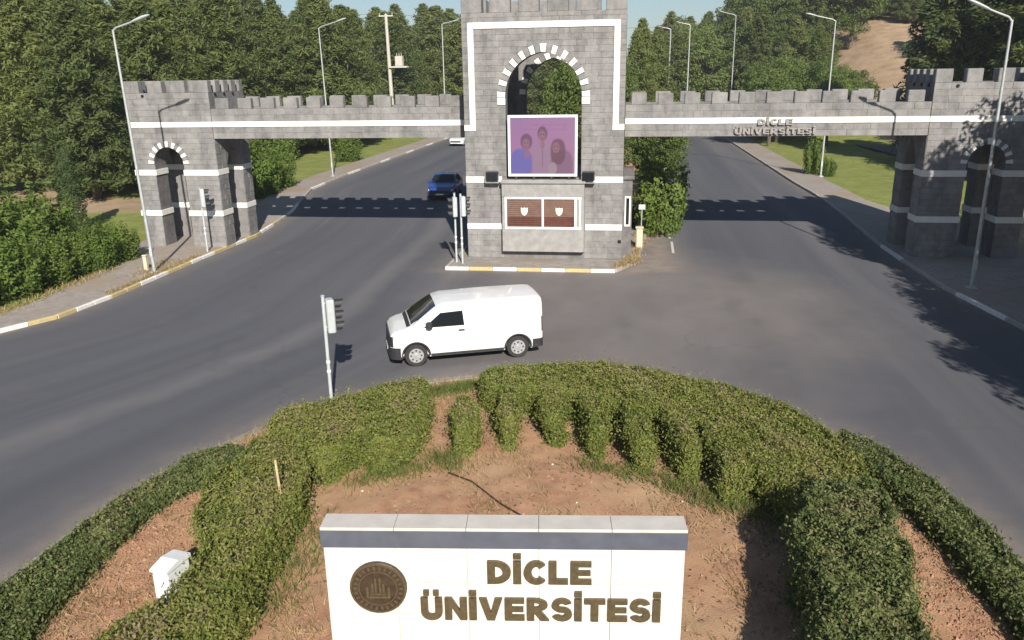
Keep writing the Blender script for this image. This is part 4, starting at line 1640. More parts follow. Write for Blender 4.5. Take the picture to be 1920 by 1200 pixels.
p_ = post('marker_post', 'squat cream marker post at the right corner of the gatehouse', 0.75, 37.6, 0.1, 0.95, 0.16, 'post_cream')
MB().cbox(-0.19, 0.19, -0.19, 0.19, 0.95, 1.02, .02).build('cap', 'post_cream', p_, local=True)
sp = thing('sign_post', 'slender post with a small white plate behind the cream marker post', 'post', (0.85, 39.4, 0.1))
MB().tube([(0, 0, -0.1), (0.03, 0, 1.75)], 0.03, 8).build('shaft', 'galvanised', sp, local=True)
MB().cbox(-0.13, 0.17, -0.045, -0.025, 1.55, 1.78, .006).build('plate', 'white_enamel', sp, local=True)
p_ = post('stub_post', 'short cream stub post beside the left street lamp', -20.6, 31.5, 0.1, 0.62, 0.085, 'post_cream')
MB().cbox(-0.1, 0.1, -0.1, 0.1, 0.62, 0.68, .02).build('cap', 'post_cream', p_, local=True)

# white cabinet on the island and stake in the hedge
cb = thing('cable_cabinet', 'small white utility cabinet half sunk in the left island hedge', 'cabinet', (-6.80, 9.86, 0.12), rad(-10))
MB().cbox(-0.14, 0.14, -0.25, 0.25, 0.0, 0.74, .02).build('body', 'white_enamel', cb, local=True)
MB().prism([(-0.27, 0.74), (0.27, 0.74), (0.27, 0.80), (0.0, 0.84), (-0.27, 0.78)], lambda u, v, w_: (w_, u, v), -0.16, 0.16).build('lid', 'white_enamel', cb, local=True)
MB().cbox(-0.12, 0.12, -0.262, -0.251, 0.08, 0.70, .004).build('door', 'white_enamel', cb, local=True)
MB().cbox(0.06, 0.085, -0.275, -0.263, 0.38, 0.46, .004).build('handle', 'black_plastic', cb, local=True)
MB().cbox(-0.16, 0.16, -0.27, 0.27, -0.1, 0.03, .01).build('plinth', 'slab_concrete', cb, local=True)
stk = MB().tube([(-5.95, 12.15, 0.05), (-5.99, 12.12, 0.8), (-6.05, 12.18, 1.5)], [0.03, 0.027, 0.022], 7).build('wooden_stake', 'stake_wood')
tag(stk, 'thin pale wooden stake leaning in the left island hedge', 'stake')
hs = MB().tube([(-3.45, 14.5, .18), (-2.9, 14.2, .175), (-2.2, 13.4, .18), (-1.6, 12.9, .17), (-1.1, 12.0, .18), (-0.95, 11.3, .16)], 0.018, 6).build('hose', 'bronze_dark', None, smooth=True)
tag(hs, 'thin dark irrigation hose lying across the island soil', 'hose')

# ================================================================ vehicles


class Loft:
    """car body: sections along x (front at -x), half width W(x), roof height zt(x)"""

    def __init__(self, xs, z0, zt, W, belt, tumble, rc, crown):
        self.xs = np.array(xs)
        self.t = dict(z0=z0, zt=zt, W=W, belt=belt, tumble=tumble, rc=rc, crown=crown)

    def g(self, k, x):
        a = self.t[k]
        if isinstance(a, (int, float)):
            return a
        return float(np.interp(x, [p[0] for p in a], [p[1] for p in a]))

    def sec(self, x):
        z0, zt, W, rc = self.g('z0', x), self.g('zt', x), self.g('W', x), self.g('rc', x)
        zb = min(self.g('belt', x), zt - rc - 0.03)
        tm = self.g('tumble', x)
        Wt = W - tm * (zt - rc - zb)
        return z0, zt, W, rc, zb, Wt, self.g('crown', x)

    def half(self, x):
        z0, zt, W, rc, zb, Wt, cr = self.sec(x)
        P = [(0, z0), (W * 0.55, z0), (W * 0.93, z0)]
        for i in range(6):
            z = z0 + 0.07 + (zb - z0 - 0.07) * i / 5
            bul = 0.025 * math.sin(math.pi * i / 5)
            P.append((W - 0.02 + bul, z))
        for i in range(1, 5):
            f_ = i / 4
            P.append((W + (Wt - W) * f_ - 0.02 * (1 - f_), zb + (zt - rc - zb) * f_))
        for i in range(1, 7):
            a = math.pi / 2 * i / 6
            P.append((Wt - rc + rc * math.cos(a), zt - rc + rc * math.sin(a)))
        for f_ in (0.66, 0.33, 0.0):
            y = (Wt - rc) * f_
            P.append((y, zt + cr * (1 - f_ * f_)))
        return P

    def y_at(self, x, z):
        z0, zt, W, rc, zb, Wt, cr = self.sec(x)
        if z <= zb:
            i = (z - z0 - 0.07) / max(zb - z0 - 0.07, 1e-3)
            return W - 0.02 + 0.025 * math.sin(math.pi * min(max(i, 0), 1))
        if z <= zt - rc:
            f_ = (z - zb) / (zt - rc - zb)
            return W + (Wt - W) * f_ - 0.02 * (1 - f_)
        d = min((z - (zt - rc)) / rc, 1)
        return Wt - rc + rc * math.sqrt(max(0, 1 - d * d))

    def body(self):
        mb = MB()
        rings = []
        for x in self.xs:
            H = self.half(x)
            ring = [(x, -y, z) for y, z in H] + [(x, y, z) for y, z in reversed(H[1:-1])]
            rings.append(ring)
        n = len(rings[0])
        for r in rings:
            mb.v += r
        for k in range(len(rings) - 1):
            for i in range(n):
                j = (i + 1) % n
                mb.f.append((k * n + i, k * n + j, k * n + n + j, k * n + n + i))
        mb.f.append(tuple(range(n - 1, -1, -1)))
        mb.f.append(tuple(range((len(rings) - 1) * n, len(rings) * n)))
        return mb

    def side_panel(self, poly, s, off=0.006, sub=3):
        """polygon in (x, z) laid on the flank s=+1/-1"""
        P = []
        for a, b_ in zip(poly, poly[1:] + poly[:1]):
            for k in range(sub):
                t_ = k / sub
                P.append((a[0] + (b_[0] - a[0]) * t_, a[1] + (b_[1] - a[1]) * t_))
        mb = MB()
        out = [(x, s * (self.y_at(x, z) + off), z) for x, z in P]
        inn = [(x, s * (self.y_at(x, z) - 0.02), z) for x, z in P]
        n = len(P)
        mb.add(out + inn, [tuple(range(n))] + [(i, (i + 1) % n, n + (i + 1) % n, n + i) for i in range(n)])
        return mb

    def top_panel(self, x0, x1, f0, f1, off=0.006, ny=8, nx=6):
        """patch on the upper surface from x0 (fraction f0 of half width) to x1"""
        mb = MB()
        for i in range(nx + 1):
            x = x0 + (x1 - x0) * i / nx
            z0, zt, W, rc, zb, Wt, cr = self.sec(x)
            f_ = f0 + (f1 - f0) * i / nx
            for j in range(ny + 1):
                y = (Wt - rc) * f_ * (2 * j / ny - 1)
                q = y / (Wt - rc)
                if abs(q) <= 1:
                    z = zt + cr * (1 - q * q)
                else:
                    d_ = min((abs(y) - (Wt - rc)) / rc, 1)
                    z = zt - rc + rc * math.sqrt(1 - d_ * d_)
                mb.v.append((x, y, z + off))
        for i in range(nx):
            for j in range(ny):
                a = i * (ny + 1) + j
                mb.f.append((a, a + 1, a + ny + 2, a + ny + 1))
        return mb


def cut_arches(obj, axles, r, W, zc):
    for ax in axles:
        for s in (-1, 1):
            mb = MB().tube([(ax, s * (W - 0.28), zc), (ax, s * (W + 0.3), zc)], r, 32)
            c = mb.build('cut', None)
            c.parent = obj.parent
            bpy.context.view_layer.update()
            md = obj.modifiers.new('arch', 'BOOLEAN')
            md.operation = 'DIFFERENCE'
            md.solver = 'EXACT'
            md.object = c
            dg = bpy.context.evaluated_depsgraph_get()
            me2 = bpy.data.meshes.new_from_object(obj.evaluated_get(dg))
            obj.modifiers.clear()
            old = obj.data
            obj.data = me2
            bpy.data.meshes.remove(old)
            bpy.data.objects.remove(c)
    obj.data.polygons.foreach_set('use_smooth', [True] * len(obj.data.polygons))
    obj.data.set_sharp_from_angle(angle=rad(32))


def wheel(root, x, s, W, r, wd=0.21):
    yo = s * (W - 0.025)
    yi = s * (W - 0.025 - wd)
    mb = MB().tube([(x, yi, r), (x, yi + s * 0.03, r), (x, yo - s * 0.03, r), (x, yo, r)], [r * 0.93, r, r, r * 0.93], 30)
    wh = mb.build('wheel', 'tyre', root, local=True, smooth=True)
    rr = r * 0.64
    mb = MB().tube([(x, yo - s * 0.02, r), (x, yo + s * 0.006, r), (x, yo + s * 0.008, r), (x, yo - s * 0.004, r)], [rr, rr, rr * 0.86, rr * 0.55], 26)
    mb.build('rim', 'rim_silver', wh, local=True)
    mb = MB()
    for k in range(8):
        a = 2 * math.pi * k / 8
        mb.tube([(x + rr * .70 * math.cos(a), yo + s * 0.000, r + rr * .70 * math.sin(a)), (x + rr * .70 * math.cos(a), yo + s * 0.010, r + rr * .70 * math.sin(a))], rr * 0.13, 8)
    mb.build('vent_hole', 'black_plastic', wh, local=True)
    MB().tube([(x, yo - s * 0.01, r), (x, yo + s * 0.02, r), (x, yo + s * 0.026, r)], [rr * 0.36, rr * 0.34, rr * 0.2], 16).build('hub_cap', 'rim_silver', wh, local=True, smooth=True)
    return wh


def make_van():
    hd = math.atan2(-1.05, -2.81)                     # heading of the nose
    ca_, sa_ = math.cos(hd + math.pi), math.sin(hd + math.pi)
    # near-side (left) axle points known: local (-1.6,-.95) and (1.4,-.95)
    W = 0.95
    ax = Vector((-5.79, 21.03, 0))
    lx, ly = -1.6, -0.90                               # local -y is the side towards the camera
    loc = ax - Vector((lx * ca_ - ly * sa_, lx * sa_ + ly * ca_, 0))
    v = thing('panel_van', 'white panel van turning in front of the gatehouse', 'van', (loc.x, loc.y, 0.0), hd + math.pi)
    zt = [(-2.50, 0.80), (-2.44, 0.96), (-2.30, 1.06), (-1.84, 1.17), (-1.72, 1.25), (-1.02, 1.80), (-0.90, 1.87), (-0.70, 1.93), (0.5, 1.965), (1.9, 1.95), (2.25, 1.93), (2.36, 1.88), (2.40, 1.80)]
    Wp = [(-2.50, 0.70), (-2.44, 0.79), (-2.30, 0.87), (-2.05, 0.93), (-1.7, 0.95), (1.9, 0.95), (2.25, 0.93), (2.36, 0.89), (2.40, 0.85)]
    tb = [(-2.5, 0.1), (-1.7, 0.16), (-1.2, 0.16), (2.4, 0.14)]
    rc = [(-2.5, 0.06), (-2.3, 0.10), (-1.7, 0.12), (-0.9, 0.16), (2.2, 0.17), (2.4, 0.15)]
    L_ = Loft([-2.50, -2.47, -2.44, -2.38, -2.30, -2.15, -2.0, -1.86, -1.72, -1.66, -1.60, -1.4, -1.2, -1.02, -0.96, -0.90, -0.8, -0.70, -0.4, 0, 0.4, 0.8, 1.2, 1.6, 1.9, 2.1, 2.25, 2.32, 2.36, 2.39, 2.40],
              [(-2.5, 0.36), (-2.2, 0.30), (-1.9, 0.27), (1.9, 0.27), (2.4, 0.36)], zt, Wp, [(-2.5, 0.75), (-1.7, 1.10), (2.4, 1.12)], tb, rc, [(-2.5, 0.01), (-1.7, 0.03), (-0.9, 0.035), (2.4, 0.03)])
    body = L_.body().build('body', 'van_paint', v, local=True)
    cut_arches(body, (-1.6, 1.4), 0.395, W, 0.34)
    for x in (-1.6, 1.4):
        for s in (-1, 1):
            wheel(v, x, s, W - 0.02, 0.335)
    # arch liners
    for x in (-1.6, 1.4):
        for s in (-1, 1):
            m_ = MB()
            n_ = 20
            vs, fs = [], []
            for i in range(n_ + 1):
                a = math.pi * i / n_
                for (r, y) in ((0.405, W - 0.24), (0.385, W - 0.24), (0.385, W + 0.004), (0.425, W + 0.004)):
                    vs.append((x + r * math.cos(a), s * y, 0.34 + r * math.sin(a)))
            for i in range(n_):
                for q in range(4):
                    q2 = (q + 1) % 4
                    fs.append((i * 4 + q, i * 4 + q2, i * 4 + 4 + q2, i * 4 + 4 + q))
            m_.add(vs, fs)
            m_.build('wheel_arch', 'black_plastic', v, local=True)
    # glass
    L_.top_panel(-1.70, -0.97, 1.10, 1.02, off=0.010).build('windscreen', 'window_glass', v, local=True, smooth=True)
    wi = MB()
    for s in (-1, 1):
        a = L_.top_panel(-1.66, -1.655, 0.1, 0.1)
    for s in (-1, 1):
        door = L_.side_panel([(-1.18, 0.42), (-1.20, 0.80), (-1.52, 1.08), (-1.42, 1.22), (-0.88, 1.70), (-0.10, 1.72), (-0.06, 1.0), (-0.08, 0.42)], s, off=0.004).build('door', 'van_paint', v, local=True)
        L_.side_panel([(-1.36, 1.17), (-0.86, 1.63), (-0.22, 1.66), (-0.18, 1.17)], s, off=0.010).build('window', 'window_glass', door, local=True)
        L_.side_panel([(-0.36, 1.00), (-0.18, 1.00), (-0.18, 1.04), (-0.36, 1.04)], s, off=0.03, sub=1).build('handle', 'black_plastic', door, local=True)
        # seams
        for xx in (-0.03, 1.05):
            L_.side_panel([(xx, 0.40), (xx + .012, 0.40), (xx + .012, 1.74), (xx, 1.74)], s, off=0.0045, sub=4).build('seam', 'seam_grey', v, local=True)
        L_.side_panel([(-0.02, 1.42), (1.95, 1.42), (1.95, 1.435), (-0.02, 1.435)], s, off=0.0045, sub=4).build('seam', 'seam_grey', v, local=True)
        mr = MB().cbox(-1.30, -1.12, s * 1.00 - 0.11, s * 1.00 + 0.11, 1.14, 1.38, .04)
        mr.build('mirror', 'black_plastic', v, local=True, smooth=True)
        # headlamp at the corner
        L_.side_panel([(-2.40, 0.80), (-2.12, 0.86), (-2.08, 0.98), (-2.38, 0.94)], s, off=0.010).build('headlight', 'headlamp', v, local=True)
        # rear lamp
        L_.side_panel([(2.32, 0.78), (2.39, 0.78), (2.39, 1.25), (2.32, 1.25)], s, off=0.012).build('tail_light', 'tail_lens', v, local=True)
        # sill
        L_.side_panel([(-1.17, 0.30), (0.97, 0.30), (0.97, 0.37), (-1.17, 0.37)], s, off=0.010).build('sill', 'black_plastic', v, local=True)
    # bumpers wrap the ends
    def wrap(x0, x1, z0, z1, off, name, material):
        m_ = MB()
        xs = np.linspace(x0, x1, 7)
        end = x0 if x0 < 0 else x1
        xs = xs if x0 < 0 else xs[::-1]
        # path: from flank -y along to the end and back on +y
        path = [(x, -L_.g('W', x) - off) for x in reversed(xs)]
        e = end + (-off if end < 0 else off)
        wv = L_.g('W', end)
        path += [(e, -wv * 0.9), (e - (0.012 if end < 0 else -0.012), 0), (e, wv * 0.9)]
        path += [(x, L_.g('W', x) + off) for x in xs]
        vs, fs = [], []
        for (x, y) in path:
            xi = x + (0.06 if end < 0 else -0.06)
            vs += [(x, y, z0), (x, y, z1), (xi, y * 0.93, z1 + 0.01), (xi, y * 0.93, z0 - 0.01)]
        for i in range(len(path) - 1):
            for q in range(4):
                q2 = (q + 1) % 4
                fs.append((i * 4 + q, i * 4 + 4 + q, i * 4 + 4 + q2, i * 4 + q2))
        m_.add(vs, fs)
        return m_.build(name, material, v, local=True)
    wrap(-2.50, -2.06, 0.26, 0.60, 0.03, 'front_bumper', 'black_plastic')
    wrap(1.86, 2.40, 0.32, 0.56, 0.035, 'rear_bumper', 'black_plastic')
    wrap(-2.50, -2.36, 0.62, 0.92, 0.015, 'grille', 'black_plastic')
    MB().cbox(-2.565, -2.545, -0.26, 0.26, 0.40, 0.51, .004).build('number_plate', 'white_enamel', v, local=True)
    # rear doors, glass
    MB().box(2.402, 2.410, -0.74, 0.74, 1.12, 1.62).build('rear_window', 'window_glass', v, local=True)
    # wiper and cowl
    L_.top_panel(-1.83, -1.725, 0.92, 1.0, off=0.012, nx=2).build('cowl', 'black_plastic', v, local=True)
    # underbody so that no light shows through
    MB().box(-2.2, 2.2, -0.62, 0.62, 0.20, 0.30).build('underbody', 'black_plastic', v, local=True)
    # shorter overhangs and a lower roof
    for ch in v.children_recursive:
        if ch.type != 'MESH':
            continue
        for vt in ch.data.vertices:
            x, y, z = vt.co
            if x < -2.0:
                x = -2.0 + (x + 2.0) * 0.66
            elif x > 1.8:
                x = 1.8 + (x - 1.8) * 0.60
            if z > 1.05:
                z = 1.05 + (z - 1.05) * 0.86
            vt.co = (x, y * 0.965, z)
    return v


make_van()


def make_sedan(label, loc, rz, paint):
    v = thing('parked_car' if False else 'saloon_car', label, 'car', loc, rz)
    W = 0.86
    zt = [(-2.15, 0.62), (-2.08, 0.74), (-1.9, 0.80), (-1.05, 0.92), (-0.95, 0.96), (-0.35, 1.36), (-0.2, 1.41), (0.3, 1.44), (0.8, 1.40), (1.0, 1.34), (1.55, 1.00), (1.65, 0.97), (2.05, 0.94), (2.15, 0.88), (2.2, 0.75)]
    Wp = [(-2.15, 0.62), (-2.05, 0.74), (-1.8, 0.83), (-1.3, 0.86), (1.5, 0.86), (2.0, 0.82), (2.15, 0.74), (2.2, 0.68)]
    L_ = Loft([-2.15, -2.12, -2.08, -2.0, -1.9, -1.6, -1.3, -1.05, -0.95, -0.75, -0.55, -0.35, -0.2, 0, 0.3, 0.6, 0.8, 1.0, 1.2, 1.4, 1.55, 1.65, 1.85, 2.05, 2.12, 2.15, 2.2],
              [(-2.15, 0.3), (-1.8, 0.2), (1.8, 0.2), (2.2, 0.32)], zt, Wp, [(-2.2, 0.6), (-1.05, 0.85), (2.2, 0.88)], [(-2.2, 0.1), (-0.9, 0.35), (1.5, 0.35), (2.2, 0.1)], [(-2.2, 0.05), (-1, 0.08), (0, 0.12), (1, 0.12), (2.2, 0.06)], 0.02)
    body = L_.body().build('body', paint, v, local=True)
    cut_arches(body, (-1.32, 1.28), 0.345, W, 0.30)
    for x in (-1.32, 1.28):
        for s in (-1, 1):
            wheel(v, x, s, W - 0.01, 0.295, 0.18)
    L_.top_panel(-0.98, -0.32, 1.10, 1.0, off=0.008).build('windscreen', 'window_glass', v, local=True, smooth=True)
    L_.top_panel(0.98, 1.52, 1.0, 1.05, off=0.008).build('rear_window', 'window_glass', v, local=True, smooth=True)
    for s in (-1, 1):
        L_.side_panel([(-0.80, 0.92), (-0.30, 1.27), (0.28, 1.31), (0.28, 0.92)], s, off=0.008).build('window', 'window_glass', v, local=True)
        L_.side_panel([(0.36, 0.92), (0.36, 1.31), (0.85, 1.27), (1.25, 0.94)], s, off=0.008).build('window', 'window_glass', v, local=True)
        MB().cbox(-0.86, -0.70, s * 0.93 - 0.09, s * 0.93 + 0.09, 0.88, 1.02, .03).build('mirror', paint, v, local=True)
        L_.side_panel([(-2.06, 0.56), (-1.82, 0.60), (-1.80, 0.70), (-2.05, 0.67)], s, off=0.012).build('headlight', 'headlamp', v, local=True)
        L_.side_panel([(2.0, 0.66), (2.14, 0.66), (2.14, 0.80), (2.0, 0.80)], s, off=0.012).build('tail_light', 'red_lens', v, local=True)
    MB().cbox(-2.19, -2.10, -0.60, 0.60, 0.42, 0.60, .02).build('grille', 'black_plastic', v, local=True)
    MB().cbox(-2.21, -2.185, -0.25, 0.25, 0.32, 0.41, .004).build('number_plate', 'white_enamel', v, local=True)
    MB().cbox(2.19, 2.215, -0.25, 0.25, 0.50, 0.60, .004).build('number_plate', 'white_enamel', v, local=True)
    MB().box(-1.9, 1.9, -0.55, 0.55, 0.16, 0.22).build('underbody', 'black_plastic', v, local=True)
    return v


make_sedan('blue saloon car driving out through the bridge shadow, half hidden by the gatehouse', (-11.7, 51.9, float(zroad(51.9)) + 0.0), rad(92), 'blue_paint')
make_sedan('white saloon car far up the left road, cut off by the gatehouse edge', (-18.6, 91.5, float(zroad(91.5)) + 0.0), rad(84), 'white_paint')

# ================================================================ hedges


def hedge(label, polys, h, dens, seed, material='hedge_leaf', leaf=(0.060, 0.032), name='hedge', rnd=0.25, rough=0.10, group='clipped hedges of the island', smooth=1):
    rng = np.random.default_rng(seed)
    if not isinstance(polys[0][0], (tuple, list)):
        polys = [polys]
    allp = [p for q in polys for p in q]
    cx, cy = sum(p[0] for p in allp) / len(allp), sum(p[1] for p in allp) / len(allp)
    root = thing(name, label, 'hedge', (cx, cy, 0.08), group=group)
    core = MB()
    CC, NN, TT = [], [], []
    for pi, poly in enumerate(polys):
        P = chaikin(poly, smooth) if smooth else poly
        P = [p for a_, b_ in zip(P, P[1:] + P[:1]) for p in [(a_[0] + (b_[0] - a_[0]) * t_ / max(1, int(math.dist(a_, b_) / 0.3)), a_[1] + (b_[1] - a_[1]) * t_ / max(1, int(math.dist(a_, b_) / 0.3))) for t_ in range(max(1, int(math.dist(a_, b_) / 0.3)))]]
        P = [(x + 0.10 * float(hsum(x * 1.3, y * 1.3, seed + 11.0)), y + 0.10 * float(hsum(x * 1.3, y * 1.3, seed + 19.0))) for x, y in P]
        xs = [p[0] for p in P]
        ys = [p[1] for p in P]
        area = sum(P[i][0] * P[(i + 1) % len(P)][1] - P[(i + 1) % len(P)][0] * P[i][1] for i in range(len(P)))
        if area < 0:
            P = P[::-1]
        area = abs(area) / 2
        n_ = len(P)

        def inset(Q, d):
            out = []
            for i in range(n_):
                a = Vector(Q[i - 1])
                b_ = Vector(Q[i])
                c = Vector(Q[(i + 1) % n_])
                e1, e2 = (b_ - a).normalized(), (c - b_).normalized()
                nn = Vector((-(e1.y + e2.y), e1.x + e2.x))
                nn = nn.normalized() if nn.length > 1e-6 else Vector((-e1.y, e1.x))
                out.append((b_.x + nn.x * d, b_.y + nn.y * d))
            return out
        I1, I2 = inset(P, 0.10), inset(P, 0.18)
        k0 = len(core.v)
        core.v += [(x, y, 0.03) for x, y in I1] + [(x, y, h * 0.62) for x, y in I1] + [(x, y, h * 0.80 - rough) for x, y in I2]
        for k in range(2):
            for i in range(n_):
                j = (i + 1) % n_
                core.f.append((k0 + k * n_ + i, k0 + k * n_ + j, k0 + k * n_ + n_ + j, k0 + k * n_ + n_ + i))
        core.f.append(tuple(range(k0 + 2 * n_, k0 + 3 * n_)))
        # leaves on the top
        nt_ = int(area * dens)
        Q = []
        tot = 0
        while tot < nt_:
            q = rng.uniform((min(xs), min(ys)), (max(xs), max(ys)), (nt_ * 2, 2))
            q = q[in_poly(P, q[:, 0], q[:, 1])]
            Q.append(q)
            tot += len(q)
        Q = np.concatenate(Q)[:nt_]
        d = poly_dist(P, Q[:, 0], Q[:, 1])
        bump = hsum(Q[:, 0] * 0.8, Q[:, 1] * 0.8, seed) * rough + hsum(Q[:, 0] * 1.9, Q[:, 1] * 1.9, seed + 1) * rough * 0.8 + hsum(Q[:, 0] * 4, Q[:, 1] * 4, seed + 2) * rough * 0.6 + hsum(Q[:, 0] * 7, Q[:, 1] * 7, seed + 3) * rough * 0.75
        z = h + bump - h * 0.36 * (1 - np.clip(d / rnd, 0, 1)) ** 2
        thin = np.clip(hsum(Q[:, 0] * 2.9, Q[:, 1] * 2.9, seed + 23), 0, 1)
        z = z - rng.exponential(0.045 + 0.10 * thin, len(z))
        twig = hsum(Q[:, 0] * 2.3, Q[:, 1] * 2.3, seed + 7)
        sprig = rng.random(len(z)) < (0.05 + 0.05 * np.clip(twig, 0, 1))
        z = z + sprig * rng.uniform(0.02, 0.28, len(z))
        CC.append(np.column_stack([Q, z]))
        NN.append(np.tile(np.array([0, 0, 1.0]), (len(Q), 1)))
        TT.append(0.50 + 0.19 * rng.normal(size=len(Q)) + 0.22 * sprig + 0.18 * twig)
        # leaves on the flanks
        for i in range(n_):
            a = np.array(P[i])
            b_ = np.array(P[(i + 1) % n_])
            e = b_ - a
            ln = np.linalg.norm(e)
            if ln < 1e-6:
                continue
            m_ = max(1, int(ln * h * dens * 1.15))
            tt = rng.random(m_)[:, None]
            zz = rng.uniform(0.02, 1.0, m_) * h * 0.93
            o = np.array([e[1], -e[0]]) / ln
            ww = 0.10 * hsum((a[0] + tt[:, 0] * e[0]) * 2 + zz * 2, (a[1] + tt[:, 0] * e[1]) * 2 + zz * 3, seed + 5) + 0.05 * hsum((a[0] + tt[:, 0] * e[0]) * 6 + zz * 5, (a[1] + tt[:, 0] * e[1]) * 6 - zz * 4, seed + 6)
            off = ww - rng.exponential(0.05, m_) + 0.03 - 0.12 * np.clip((zz / h - 0.65) / 0.35, 0, 1) ** 2 - 0.05 * (1 - zz / h)
            off += (rng.random(m_) < 0.07) * rng.uniform(0, 0.20, m_)
            xy = a + tt * e + o * off[:, None]
            CC.append(np.column_stack([xy, zz + 0.08]))
            NN.append(np.tile(np.array([o[0], o[1], 0.35]), (m_, 1)))
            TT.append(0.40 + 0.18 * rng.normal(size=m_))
    core.build('woody_core', 'hedge_core', root)
    C = np.concatenate(CC)
    V = leaves(rng, C, np.concatenate(NN), leaf[0], leaf[1], spread=0.85)
    me = mesh_np('foliage', V - np.array(root.location), 4, np.concatenate(TT))
    link('foliage', me, material, root)
    return root


D0 = 3200
hedge('low outer hedge curving along the left edge of the island', [(-9.5, 4.0), (-9.5, 9.2), (-9.4, 11.2), (-9.35, 12.9), (-8.75, 14.35), (-7.95, 14.8), (-7.85, 14.25), (-8.5, 12.8), (-8.7, 11.5), (-8.6, 9.8), (-8.4, 8.3), (-8.4, 4.0)], 0.46, D0, 1, 'hedge_leaf_dark')
hedge('broad hedge along the left inner edge of the island', [(-7.3, 5.0), (-6.75, 8.4), (-6.35, 9.2), (-6.35, 10.2), (-7.0, 10.9), (-7.55, 12.3), (-7.35, 13.4), (-7.45, 14.3), (-6.4, 14.2), (-5.9, 13.2), (-5.6, 12.3), (-5.55, 10.8), (-5.45, 9.8), (-5.35, 8.6), (-5.6, 5.0)], 0.98, D0, 2)
hedge('pale trimmed hedge block behind the stake and traffic signal', [(-7.6, 15.0), (-7.55, 15.75), (-6.5, 16.2), (-5.75, 17.25), (-5.0, 17.85), (-4.62, 17.95), (-4.38, 16.8), (-4.22, 15.6), (-4.22, 14.95), (-4.6, 14.35), (-5.15, 14.15), (-5.3, 14.9), (-5.5, 14.0), (-5.9, 13.5), (-6.5, 14.4)], 0.95, D0, 3)
hedge('small separate hedge clump right of the gap', [(-3.80, 16.9), (-3.38, 17.05), (-3.10, 15.9), (-3.08, 15.35), (-3.38, 15.2), (-3.58, 15.4)], 0.88, D0, 4, rnd=0.2)
# scalloped hedge: a ridge with buttress-like teeth on the inside
_ridge_out = [(-3.55, 18.45), (-2.6, 19.0), (-0.6, 19.55), (1.1, 18.95), (2.9, 18.0), (4.0, 16.8), (4.6, 15.1), (4.62, 13.2)]
_ridge_in = [(3.95, 13.1), (3.1, 12.9), (2.75, 13.6), (2.35, 14.7), (1.85, 15.75), (1.1, 16.5), (0.1, 17.0), (-0.9, 17.35), (-1.9, 17.55), (-2.7, 17.6), (-3.1, 17.5)]
_parts = [_ridge_out + _ridge_in]
for (x, y, wd_) in ((-2.34, 15.75, 0.44), (-1.42, 15.95, 0.46), (-0.45, 15.45, 0.50), (0.55, 15.05, 0.48), (1.45, 14.65, 0.48), (2.25, 13.85, 0.60)):
    dx, dy = -0.32, 2.1
    q = wd_ / 2
    _parts.append([(x - q, y + 0.15), (x - q * 0.6, y - 0.05), (x + q * 0.6, y - 0.05), (x + q, y + 0.15), (x + q + dx, y + dy), (x - q + dx, y + dy)])
hedge('long scalloped hedge with clipped buttresses arching behind the bare soil', _parts, 0.92, D0, 5, smooth=1, rnd=0.18)
hedge('tall broad hedge along the right inner edge, casting a deep shadow', [(4.58, 13.25), (4.4, 11.4), (4.05, 9.9), (3.9, 8.6), (3.6, 5.0), (2.1, 5.0), (2.45, 8.4), (2.75, 10.2), (2.72, 11.2), (2.98, 12.4), (3.1, 12.95), (3.9, 13.15)], 1.25, D0, 6, 'hedge_leaf_dark', rough=0.14)
hedge('low outer hedge curving along the right edge of the island', [(4.7, 17.0), (5.3, 16.2), (5.9, 14.9), (6.25, 13.4), (6.5, 11.6), (6.6, 8.0), (5.85, 8.0), (5.75, 10.6), (5.6, 12.0), (5.4, 13.4), (5.05, 14.8), (4.78, 15.6)], 0.52, D0, 7, 'hedge_leaf_dark')

hedge('added tall bush mass out of view, shaped to shade the soil by the sign', [(2.45, 2.6), (2.5, 5.6), (2.9, 6.4), (3.6, 6.5), (4.1, 6.0), (4.1, 2.6)], 2.55, 900, 8, 'hedge_leaf_dark', leaf=(0.09, 0.05), rough=0.2)  # unseen bush added outside the view, its outline shaped to throw the soil shadow

# ---------------------------------------------------------------- grasses, clods (uncountable)


def blades(name, label, pts, lo, hi, seed, material, width=0.012, lean=0.5):
    rng = np.random.default_rng(seed)
    n_ = len(pts)
    h = rng.uniform(lo, hi, n_)[:, None]
    a = rng.uniform(0, 2 * math.pi, n_)
    s = np.column_stack([np.cos(a), np.sin(a), np.zeros(n_)])
    l_ = rng.normal(size=(n_, 2)) * lean
    tip = pts + np.column_stack([l_ * h, h[:, 0]])
    V = np.empty((n_, 3, 3))
    V[:, 0] = pts - s * width * 0.5
    V[:, 1] = pts + s * width * 0.5
    V[:, 2] = tip
    me = mesh_np(name, V.reshape(-1, 3), 3, rng.random(n_))
    o = link(name, me, material)
    return tag(o, label, 'grass', kind='stuff')


_r = np.random.default_rng(21)
q = _r.uniform((-9.8, 6), (6.8, 20.6), (120000, 2))
q = q[in_poly(ISLS, q[:, 0], q[:, 1])]
f_ = hsum(q[:, 0] * 0.9, q[:, 1] * 0.9, 4.0) + 0.5 * hsum(q[:, 0] * 3, q[:, 1] * 3, 9.0)
# thicker near the island rim and in the strip beside the sign
keep = (f_ + 0.9 * np.exp(-poly_dist(ISLS, q[:, 0], q[:, 1]) / 0.5) + 0.45 * ((q[:, 0] < -3.9) & (q[:, 1] < 12.5)) + 0.35 * _r.normal(size=len(q))) > 0.50
q = q[keep]
blades('dry_grass', 'dry straw coloured grass scattered over the island soil', np.column_stack([q, zisland(q[:, 0], q[:, 1])]), 0.04, 0.16, 22, 'dry_blade', 0.014, 0.9)
